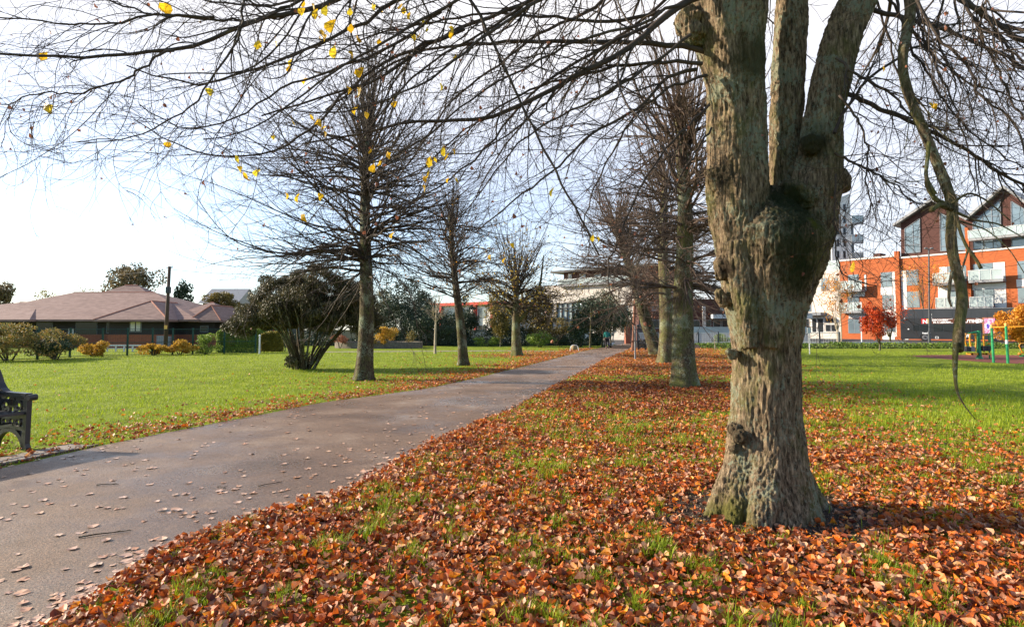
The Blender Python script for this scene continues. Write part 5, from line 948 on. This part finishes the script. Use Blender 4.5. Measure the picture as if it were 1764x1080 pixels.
t, p = pole_thing('sign_post', 'thin pale post with small white panel right of the big forked trunk', 'sign', 1393.5, 610, 566, .035, M_steel); g = Geo(); g.box(p[0]-.12, p[0]+.12, p[1]-.03, p[1], p[2]-.28, p[2]+.06); obj('panel', g, M_white, t)
t, p = pole_thing('sign_post', 'plain thin white post between the golden birch and the red maple', 'sign', 1483.5, 590, 547, .05, M_wframe, Y=52); obj('cap', Geo().blob((p[0], p[1], p[2]), .07, 8, 5, 0), M_wframe, t)
t, p = pole_thing('wooden_stake', 'short pale wooden stake standing in the grass between the trunks', 'stake', 1231, 602, 583, .035, M_twigp); obj('tie', Geo().tube([(p[0], p[1], p[2]-.18), (p[0], p[1], p[2]-.12)], [.045, .045], 8, cap=True), M_dsteel, t)
t, p = pole_thing('marker_post', 'thin grey square post in front of the slender reddish tree', 'post', 1093.5, 620, 560, .045, M_slate); obj('cap', Geo().box(p[0]-.05, p[0]+.05, p[1]-.05, p[1]+.05, p[2]-.01, p[2]+.03), M_dsteel, t)
t, p = pole_thing('gate_lamp', 'dark short post behind the distant bench by the gate', 'post', 1099, 592, 561, .10, M_dsteel, Y=55); obj('cap', Geo().blob((p[0], p[1], p[2]), (.16, .16, .12), 8, 5, 0), M_dsteel, t)
t, p = pole_thing('sign_post', 'white topped pole with small round sign right of the walker', 'sign', 1056.5, 596, 563.5, .05, M_slate, dx=-1.2)
q = W(1055.2, 575.3, p[1]); obj('panel', Geo().tube([(q[0], q[1]-.06, q[2]), (q[0], q[1]-.09, q[2])], [.15, .15], 14, cap=True).box(q[0]-.12, q[0]+.12, q[1]-.09, q[1]-.06, q[2]-.16, q[2]-.02), M_white, t); obj('sleeve', Geo().tube([(q[0]-.01, q[1], q[2]+.2), (p[0], p[1], p[2]+.01)], [.055, .05], 8, cap=True), M_wframe, t)
X, Y = G(1038, 596.5); t = thing('notice_board', 'white notice board with pointed top beside the dark holly', 'notice board', (X, Y, 0)); s = Y/F
obj('post', Geo().box(X-.05, X+.05, Y-.04, Y+.04, -.05, .75), M_wframe, t); z0 = W(1040, 583, Y)[2]; z1 = W(1040, 571.5, Y)[2]; x0, x1 = W(1035.8, 560, Y)[0], W(1044.2, 560, Y)[0]
obj('panel', Geo().prism([(x0, z0), (x1, z0), (x1, z1), ((x0+x1)/2, z1+.08), (x0, z1)], Y-.09, Y-.041), M_white, t); obj('frame', Geo().box(x0-.03, x0, Y-.1, Y-.03, z0, z1).box(x1, x1+.03, Y-.1, Y-.03, z0, z1).box(x0-.03, x1+.03, Y-.1, Y-.03, z0-.03, z0), M_slate, t)
X, Y = G(989.5, 603); single('boulder', Geo().blob((X, Y, .16), (.24, .2, .24), 12, 8, .08), M_boulder, 'rounded tan boulder on the grass beside the far path', 'boulder', (X, Y, 0), smooth=True)
X, Y = G(989.5, 605.5); P = [(X-.30, Y, -.03), (X-.27, Y, .26), (X-.2, Y, .42), (X, Y, .46), (X+.2, Y, .42), (X+.27, Y, .26), (X+.30, Y, -.03)]; single('hoop_barrier', Geo().tube(path_pts(P, 20), [.022]*20, 8), M_wframe, 'low white metal hoop standing in front of the tan boulder', 'barrier', (X, Y, 0), smooth=True)
M_redbark = pmat('red_bark', [(.3, (.14, .055, .035)), (.7, (.32, .15, .10))], scale=8, rough=.9, stretch=(1, 1, .3), bump=.01)
bare_tree('slender_tree', 'slender tree with reddish trunk at the right edge of the far path', G(1088.5, 606), 5.5, .125, [(16, 3.0, 5.2, 1.6, 3.0, 0, 40, SAG)], [(10, 4, 5.2, 1.2, 2.2, 60, .25)], bk=M_redbark, twig=M_twigb, lean=(.5, 0), group=None, c2=8, c3=4, rtw=.007, flare=1.3)
# red and teal shelter beyond the hedges
p0 = W(444, 560, 58)[0]; p1 = W(500, 560, 58)[0]; t = thing('shelter', 'teal panelled shelter with red frame behind the clipped hedges', 'shelter', ((p0+p1)/2, 58.5, 0)); obj('panel', Geo().box(p0, p1, 58, 61, -.05, 1.75), pmat('teal_panel', var((.03, .09, .09)), rough=.5), t); g = Geo()
for x in np.linspace(p0, p1, 5): g.box(x-.07, x+.07, 57.9, 58.05, 0, 2.1)
g.box(p0-.1, p1+.1, 57.88, 61.1, 1.75, 2.1); obj('frame', g, pmat('red_paint', var((.42, .04, .03), .1), rough=.5), t)
p = W(90+282, 560, 40); single('white_post', Geo().tube([(W(448, 560, 36)[0], 36, -.05), (W(448, 560, 36)[0], 36, 1.1)], [.05, .045], 8, cap=True).blob((W(448, 560, 36)[0], 36, 1.12), .07, 8, 5, 0), M_wframe, 'short white post at the gap between the two hedges', 'post', (W(448, 560, 36)[0], 36, 0))
# ================================================================ exercise equipment
def Q(x, y, D): return W(1640+x/10.8, 540+y/10.8, D)
D0 = 30.2; X = Q(510, 820, D0); t = thing('air_walker', 'green column exercise walker with hanging yellow legs and black footplates', 'exercise machine', (X[0], D0, 0), 'outdoor exercise machines')
g = Geo(); g.tube([(X[0], D0, -.03), Q(500, 600, D0), Q(498, 320, D0)], [.12, .085, .075], 12, cap=True); g.tube([(X[0], D0, -.03), (X[0], D0, .1)], [.17, .15], 12, cap=True); g.tube([Q(498, 340, D0), Q(420, 350, D0), Q(300, 375, D0)], [.04, .05, .04], 8, cap=True); obj('column', g, M_ggreen, t)
def leg(pts, r=.032): return obj('leg', Geo().tube(path_pts([Q(*p, D0+(p[0]-500)*.0006) for p in pts], 10), [r]*10, 8, cap=True).blob(Q(*pts[0], D0), .06, 8, 6, 0), M_gyel, t)
l1 = leg([(250, 385), (246, 470), (248, 540), (272, 600)]); l2 = leg([(335, 380), (330, 460), (335, 540), (352, 610)], .045); l3 = leg([(430, 390), (452, 470), (440, 600), (432, 705)], .04); l4 = leg([(590, 400), (590, 500), (602, 600), (602, 720)], .04); l5 = leg([(690, 560), (690, 640), (692, 740)], .03)
def pad(l, x, y, m=M_gblack): p = Q(x, y, D0); return obj('footplate', Geo().box(p[0]-.09, p[0]+.09, D0-.16, D0+.16, p[2]-.13, p[2]+.13), m, l)
pad(l1, 262, 660); pad(l2, 350, 660, M_slate); pad(l4, 570, 650); pad(l4, 645, 650)
g = Geo(); p = Q(385, 750, D0); q = Q(655, 755, D0); a = Q(315, 750, D0)[0]; b = Q(730, 750, D0)[0]; c = Q(450, 750, D0)[0]; d = Q(580, 750, D0)[0]
for (x0, x1) in ((a, c), (d, b)): g.box(x0, x1, D0-.2, D0-.15, p[2]-.05, p[2]+.05); g.box(x0, x0+.06, D0-.2, D0+.2, p[2]-.05, p[2]+.05); g.box(x1-.06, x1, D0-.2, D0+.2, p[2]-.05, p[2]+.05)
g.bar((c, D0, p[2]), (d, D0, p[2]), .03); obj('footboard', g, M_gyel, t)
obj('handlebar', Geo().tube([Q(250, 385, D0), Q(340, 375, D0), Q(430, 385, D0)], [.025]*3, 8, cap=True).tube([Q(590, 400, D0), Q(700, 395, D0), Q(830, 412, D0)], [.025]*3, 8, cap=True), M_gyel, t)
obj('support', Geo().tube([Q(682, 370, D0), (Q(700, 820, D0)[0], D0, 0)], [.03, .035], 8, cap=True), M_ggreen, t)
Da, Db = 26.8, 26.2; X = Q(775, 905, Da); t = thing('pull_up_bars', 'two green posts joined by a high yellow exercise bar', 'exercise bars', (X[0], Da, 0), 'outdoor exercise machines')
x2 = Q(1042, 920, Db); x3 = Q(1700, 920, 25.4)
for (b, tp_) in ((X, Q(735, 240, Da)), (x2, Q(1000, 205, Db)), (x3, Q(1640, 200, 25.4))):
    pp = obj('post', Geo().tube([(b[0], b[1], -.03), tuple(tp_)], [.055, .05], 10, cap=True), M_ggreen, t); obj('collar', Geo().tube([tp_+(0, 0, -.06), tp_+(0, 0, .07)], [.062, .045], 10, cap=True), M_gyel, pp)
obj('bar', Geo().tube([Q(735, 258, Da), Q(1000, 250, Db), Q(1640, 236, 25.4)], [.022]*3, 8, cap=True), M_gyel, t)
p = Q(1018, 530, Db); obj('label_band', Geo().tube([p+(-.005, 0, -.09), p+(.005, 0, .09)], [.056, .0555], 10, cap=True), M_white, t)
D1 = 31.5; X = Q(1330, 800, D1); t = thing('pedal_machine', 'yellow and green exercise machine at the right edge of the red surface', 'exercise machine', (X[0], D1, 0), 'outdoor exercise machines')
obj('frame', Geo().tube(path_pts([Q(1345, 550, D1), Q(1265, 560, D1), Q(1245, 605, D1), Q(1290, 680, D1), Q(1320, 740, D1)], 16), [.03]*16, 8, cap=True), M_gyel, t); obj('hub', Geo().blob(Q(1255, 752, D1), .08, 10, 7, 0).tube([Q(1255, 752, D1), Q(1330, 720, D1)], [.03, .05], 8, cap=True), M_gyel, t); obj('base', Geo().tube([(X[0]+.15, D1, -.03), (X[0]+.15, D1, .55)], [.09, .07], 10, cap=True).box(X[0]-.15, X[0]+.5, D1-.1, D1+.1, .05, .14), M_ggreen, t); obj('seat', Geo().box(X[0]+.05, X[0]+.45, D1-.15, D1+.15, .55, .62), M_gblack, t)
# ================================================================ walker and dog
def skin(name, V, E, R, m, parent, lv=2):
    me = bpy.data.meshes.new(name); off = OFF[parent.name]; me.from_pydata([(v[0]-off[0], v[1]-off[1], v[2]-off[2]) for v in V], E, []); o = bpy.data.objects.new(name, me); SC.collection.objects.link(o)
    o.modifiers.new('s', 'SKIN'); 
    for i, r in enumerate(R): me.skin_vertices[0].data[i].radius = (r, r) if not isinstance(r, tuple) else r
    me.skin_vertices[0].data[0].use_root = True; sb = o.modifiers.new('b', 'SUBSURF'); sb.levels = lv; sb.render_levels = lv
    dg = bpy.context.evaluated_depsgraph_get(); dg.update(); m2 = bpy.data.meshes.new_from_object(o.evaluated_get(dg)); bpy.data.objects.remove(o); m2.polygons.foreach_set('use_smooth', [True]*len(m2.polygons)); m2.name = name; m2.materials.append(m); q = link(bpy.data.objects.new(name, m2)); q.parent = parent; OFF[q.name] = list(off); return q
X, Y = G(1046, 600); t = thing('person', 'person in teal top and dark trousers walking away on the path with a dog', 'person', (X, Y, 0)); k = .87
def pp(x, y, z): return (X+x*k, Y+y*k, z*k)
J = [pp(0, 0, .95), pp(0, .03, 1.15), pp(0, .07, 1.38), pp(0, .09, 1.50), pp(0, .11, 1.58), pp(0, .11, 1.68),
     pp(-.1, 0, .88), pp(-.10, .10, .50), pp(-.09, -.05, .10), pp(-.09, .07, .04), pp(.1, 0, .88), pp(.11, -.02, .50), pp(.09, -.30, .14), pp(.09, -.22, .06),
     pp(-.19, .06, 1.38), pp(-.25, .0, 1.12), pp(-.22, .12, .90), pp(.19, .06, 1.38), pp(.26, .05, 1.12), pp(.30, .16, .92)]
E = [(0, 1), (1, 2), (2, 3), (3, 4), (4, 5), (0, 6), (6, 7), (7, 8), (8, 9), (0, 10), (10, 11), (11, 12), (12, 13), (2, 14), (14, 15), (15, 16), (2, 17), (17, 18), (18, 19)]
R = [.13, .12, .14, .055, .085, .09, .085, .06, .045, .04, .085, .06, .045, .04, .06, .045, .03, .06, .045, .03]
for h, b in ((16, -1), (19, 1)):
    w = J[h]; c0 = len(J); J.append((w[0]+.005*b, w[1]+.02, w[2]-.05)); E.append((h, c0)); R.append(.028)
    for f, (dx, ln_) in enumerate([(-.022, .06), (-.008, .072), (.007, .068), (.021, .055)]): J.append((J[c0][0]+dx, J[c0][1]+.03, J[c0][2]-ln_)); E.append((c0, len(J)-1)); R.append(.009)
    J.append((w[0]-.035*b, w[1]+.03, w[2]-.06)); E.append((h, len(J)-1)); R.append(.01)
skin('body', J, E, R, M_skin, t)
skin('teal_jacket', [pp(0, .0, .93), pp(0, .03, 1.15), pp(0, .06, 1.38), pp(0, .08, 1.48), pp(-.19, .06, 1.39), pp(-.26, .0, 1.12), pp(-.225, .11, .93), pp(.19, .06, 1.39), pp(.27, .05, 1.12), pp(.295, .15, .95)], [(0, 1), (1, 2), (2, 3), (2, 4), (4, 5), (5, 6), (2, 7), (7, 8), (8, 9)], [.185, .18, .18, .09, .09, .07, .05, .09, .07, .05], M_teal, t)
skin('trousers', [pp(0, 0, .98), pp(-.1, 0, .88), pp(-.10, .10, .50), pp(-.09, -.04, .14), pp(.1, 0, .88), pp(.11, -.02, .50), pp(.09, -.28, .18)], [(0, 1), (1, 2), (2, 3), (0, 4), (4, 5), (5, 6)], [.165, .12, .088, .065, .12, .088, .065], M_trous, t)
skin('hair', [pp(0, .10, 1.60), pp(0, .105, 1.70), pp(0, .07, 1.52)], [(0, 1), (0, 2)], [.10, .10, .07], M_hair, t)
skin('shoes', [pp(-.09, -.05, .05), pp(-.09, .10, .04)], [(0, 1)], [.055, .045], M_gblack, t); skin('shoes', [pp(.09, -.32, .14), pp(.09, -.22, .04)], [(0, 1)], [.05, .045], M_gblack, t)
DX, DY = G(1052, 598.5); t = thing('dog', 'small black and white dog trotting beside the person in teal', 'dog', (DX, DY, 0))
def dq(x, y, z): return (DX+x, DY+y, z)
skin('body', [dq(-.02, 0, .27), dq(.12, .02, .29), dq(.2, .03, .36), dq(.27, .03, .43), dq(.36, .03, .41), dq(-.14, 0, .28), dq(-.24, 0, .36), dq(-.30, 0, .45), dq(.12, .05, .16), dq(.14, .05, .02), dq(.15, -.04, .16), dq(.20, -.04, .03), dq(-.14, .05, .2), dq(-.19, .05, .12), dq(-.15, .05, .02), dq(-.13, -.05, .2), dq(-.16, -.05, .11), dq(-.08, -.05, .02), dq(.26, .06, .50), dq(.26, 0, .50)],
     [(0, 1), (1, 2), (2, 3), (3, 4), (0, 5), (5, 6), (6, 7), (1, 8), (8, 9), (1, 10), (10, 11), (5, 12), (12, 13), (13, 14), (5, 15), (15, 16), (16, 17), (3, 18), (3, 19)], [.085, .095, .065, .065, .03, .075, .03, .018, .04, .022, .04, .022, .045, .028, .022, .045, .028, .022, .02, .02], M_dogw, t)
single('dog_lead', Geo().tube(path_pts([(X+.29*k, Y+.16*k, .84*k), (X+.4, Y+.1, .62), dq(.2, .03, .42)], 12), [.008]*12, 5), M_dsteel, 'thin dark lead from the hand of the person in teal to the dog', 'dog lead', (X+.3, Y+.1, .5))
# ================================================================ twigs lying on the path
for (a, b, r, lab) in [((135, 929), (226, 916), .006, 'longest dark twig lying across the near path'), ((166, 838), (205, 836), .005, 'short dark twig left of the longest one on the path'), ((445, 840), (486, 832), .005, 'thin dark twig near the leafy right edge of the path'), ((374, 841), (390, 843), .004, 'tiny dark twig stub in the middle of the path')]:
    A = np.array([*G(*a), .016]); B = np.array([*G(*b), .016]); Pm = path_pts([A, A*.65+B*.35+(0, .01, .004), A*.3+B*.7+(0, -.008, .0), B], 10); g = Geo().tube(Pm, np.linspace(r, r*.5, 10), 6, cap=True)
    m_ = (A+B)/2; g.tube([Pm[6], Pm[6]+(.03, .03, .004)], [r*.6, r*.3], 5); single('fallen_twig', g, M_barkd, lab, 'twig', tuple(A), group='twigs on the path')
# ================================================================ grass blades and fallen leaves (last: nothing depends on them)
def rowdist(x, y):
    ax, ay, bx, by = 2.13, 4.93, 8.5, 33.7; dx, dy = bx-ax, by-ay; L = math.hypot(dx, dy); return ((x-ax)*dy-(y-ay)*dx)/L
def dens(x, y):
    """fallen leaves per square metre"""
    u = x-pathR(y); v = pathL(y)-x; w = rowdist(x, y); cl = .25+1.5*vnoise(x, y, 1.1, 3)*(.4+.9*vnoise(x, y, 4.5, 8))
    near = np.clip((9.5-y)/5, 0, 1)
    d = np.where(u > 0, (950+820*near)*np.exp(-(np.clip(w-1.6*near, 0, 99)/(2.9+2.2*near))**2)*(.36+.64*near)*(cl*(1-near*.45)+.7*near*.45) + 380*np.exp(-(u/.7)**2)*cl*np.clip((16-y)/6, .25, 1), 0)
    for (cx, cy, r, a) in [(4.5, 15.0, 2.8, 420), (5.6, 20, 1.8, 160), (6.7, 25.4, 3, 260), (3.6, 11.5, 2.2, 300), (8.3, 33, 2.8, 200)]:
        d = d + np.where(u > 0, a*np.exp(-((x-cx)**2+(y-cy)**2)/r**2)*cl, 0)
    d = np.where(u > 0, d*np.where((y > 17) & (y < 19.5), .3, 1), d)
    d = np.where(v > 0, 300*np.exp(-(v/1.2)**2)*cl + 15*np.exp(-v/2.8)*cl, d)
    for (cx, cy, r, a) in [(-3.6, 17.3, 1.8, 70), (-1.4, 19.5, 1.7, 60), (1.2, 33, 2.6, 110), (2.4, 37, 2.4, 100), (-.2, 25, 1.6, 60), (-5.4, 9.5, 1.2, 22), (-6.1, 6.8, .8, 60)]:
        d = d + np.where(v > 0, a*np.exp(-((x-cx)**2+(y-cy)**2)/r**2)*cl, 0)
    on = (u <= 0) & (v <= 0); d = np.where(on, 5.5+9*np.clip((9-y)/4, 0, 1)+14*np.exp(-(u/.8)**2)+420*np.exp(-(u/.17)**2)*np.clip((8-y)/3, .2, 1), d)
    tr = np.hypot((x-mt_loc[0])/1.0, (y-mt_loc[1])/.75); d = d*np.where(tr < .95, .10+.9*(tr/.95)**3*vnoise(x, y, 5, 4), 1)
    return d
def sample(n, y0, y1, pw=1.0):
    """random ground points in the viewed wedge (wider than the frame), density falling with distance"""
    t = RG.uniform(0, 1, n); y = (y0**(1-pw+1e-6)*(1-t)+y1**(1-pw+1e-6)*t)**(1/(1-pw+1e-6)); hw = y*1.02+1.2
    x = RG.uniform(-1, 1, n)*hw; area = 2*hw*(np.abs(y1**(1-pw+1e-6)-y0**(1-pw+1e-6))/abs(1-pw+1e-6))*y**pw; return x, y, n/area   # local sample density
x, y, sd = sample(1500000, 1.7, 46, 1.25)
keep = RG.uniform(0, 1, len(x)) < dens(x, y)/sd; x, y = x[keep], y[keep]
on = (x <= pathR(y)) & (x >= pathL(y)); soilr = np.hypot(x-mt_loc[0], (y-mt_loc[1])*1.2)
nl = ~on & (soilr > .42)
xl, yl = x[nl], y[nl]; pile = np.clip(dens(xl, yl)/700, 0, 1)
C = np.column_stack([xl, yl, .012+RG.uniform(0, 1, len(xl))**1.5*(.014+.05*pile)]); sz = (.023+.056*RG.uniform(0, 1, len(xl))**1.35)*(1+np.clip(yl-12, 0, 30)*.02)
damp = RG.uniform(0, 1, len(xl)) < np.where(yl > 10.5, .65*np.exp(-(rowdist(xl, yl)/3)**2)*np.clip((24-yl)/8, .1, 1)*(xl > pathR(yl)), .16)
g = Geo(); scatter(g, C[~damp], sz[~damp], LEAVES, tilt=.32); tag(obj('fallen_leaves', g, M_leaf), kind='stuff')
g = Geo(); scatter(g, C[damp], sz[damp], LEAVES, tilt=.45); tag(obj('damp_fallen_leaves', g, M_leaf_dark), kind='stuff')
xp, yp = x[on], y[on]; C = np.column_stack([xp, yp, .0105+RG.uniform(0, .006, len(xp))]); g = Geo(); scatter(g, C, RG.uniform(.035, .085, len(xp)), FLAT+FLAT+LEAVES[:1], tilt=.04); tag(obj('leaves_on_path', g, M_leaf_pale), kind='stuff')
# grass
def in_flat(x, y): return ((x > pathR(y)-.01) | (x < pathL(y)+.01))
def blades(name, n, y0, y1, pw, h0, h1, wd, tuft=0, cond=None):
    x, y, _ = sample(n, y0, y1, pw); k = in_flat(x, y) & (vnoise(x, y, 3.3, 6) > RG.uniform(0, .55, len(x)))
    pv = ((x-a0[0])*nn[0]+(y-a0[1])*nn[1]); ta = (x-a0[0])*d_[0]+(y-a0[1])*d_[1]; k &= ~((pv > -.05) & (pv < .64) & (ta < np.linalg.norm(a1-a0)+.02))
    k &= ~((np.hypot(x-mt_loc[0], (y-mt_loc[1])*1.25) < .85) & (RG.uniform(0, 1, len(x)) < .93))
    cxp = 882+1000*x/y; cyp = 566+1550/y; k &= ~((cxp > 1575) & (cyp < 626) & (cyp > 611.5))
    if cond is not None: x, y = x[k], y[k]; k = cond(x, y)
    x, y = x[k], y[k]; n = len(x); az = RG.uniform(0, 2*pi, n); ln = RG.uniform(.15, .75, n); h = RG.uniform(h0, h1, n)*(.6+.8*vnoise(x, y, 2.2, 5))*(1+.015*y); w = wd*(1+.11*y)*RG.uniform(.7, 1.3, n)
    dx, dy = np.cos(az), np.sin(az); px_, py_ = -dy*w, dx*w
    B = np.stack([np.column_stack([x-px_, y-py_, np.zeros(n)]), np.column_stack([x+px_, y+py_, np.zeros(n)]), np.column_stack([x+dx*h*ln*.35+px_*.75, y+dy*h*ln*.35+py_*.75, h*.55]), np.column_stack([x+dx*h*ln*.35-px_*.75, y+dy*h*ln*.35-py_*.75, h*.55]), np.column_stack([x+dx*h*ln, y+dy*h*ln, h*(1-.3*ln)])], 1)
    g = Geo(); o = np.arange(n)[:, None]*5; g.add(B.reshape(-1, 3), o+np.array([[0, 1, 2, 3]])); g.f.setdefault(3, []).append(o+np.array([[3, 2, 4]])); return tag(obj(name, g, M_blade), kind='stuff')
d_ = (a1-a0)/np.linalg.norm(a1-a0)
blades('lawn_grass', 620000, 1.8, 40, 1.35, .03, .065, .0016, cond=lambda x, y: RG.uniform(0, 1, len(x)) > np.clip(dens(x, y)/600, 0, .86))
blades('grass_tufts', 420000, 1.8, 14, 1.0, .06, .135, .0018, cond=lambda x, y: (x > pathR(y)+.12) & (vnoise(x, y, 3.6, 12)*vnoise(x, y, 9, 13) > .35))
# soil and chips round the trunk
g = Geo(); k = 48; rings = 12; V = [(mt_loc[0], mt_loc[1], .05)]
for i in range(1, rings+1):
    for j in range(k):
        a = 2*pi*j/k; r = i/rings*(.95+.12*math.sin(a*3)+.08*math.sin(a*7+1)); V.append((mt_loc[0]-.05+r*1.15*cos(a), mt_loc[1]-.12+r*.85*sin(a), .045*(1-(i/rings))**1+.004+random.uniform(0, .012)*(i < rings)))
g.add(V, [(0, 1+j, 1+(j+1) % k) for j in range(k)]); g.f.setdefault(4, []).append(np.array([(1+i*k+j, 1+(i+1)*k+j, 1+(i+1)*k+(j+1) % k, 1+i*k+(j+1) % k) for i in range(rings-1) for j in range(k)])); tag(obj('bare_soil', g, M_soil), kind='structure')
n = 4500; r = RG.uniform(.3, 1.0, n)**.8; a = RG.uniform(0, 2*pi, n); C = np.column_stack([mt_loc[0]-.05+r*1.15*np.cos(a), mt_loc[1]-.12+r*.85*np.sin(a), .012+.04*(1-r)+RG.uniform(0, .02, n)])
g = Geo(); scatter(g, C, RG.uniform(.008, .026, n), QUADLEAF, tilt=.6); tag(obj('bark_chips', g, M_chip), kind='stuff')
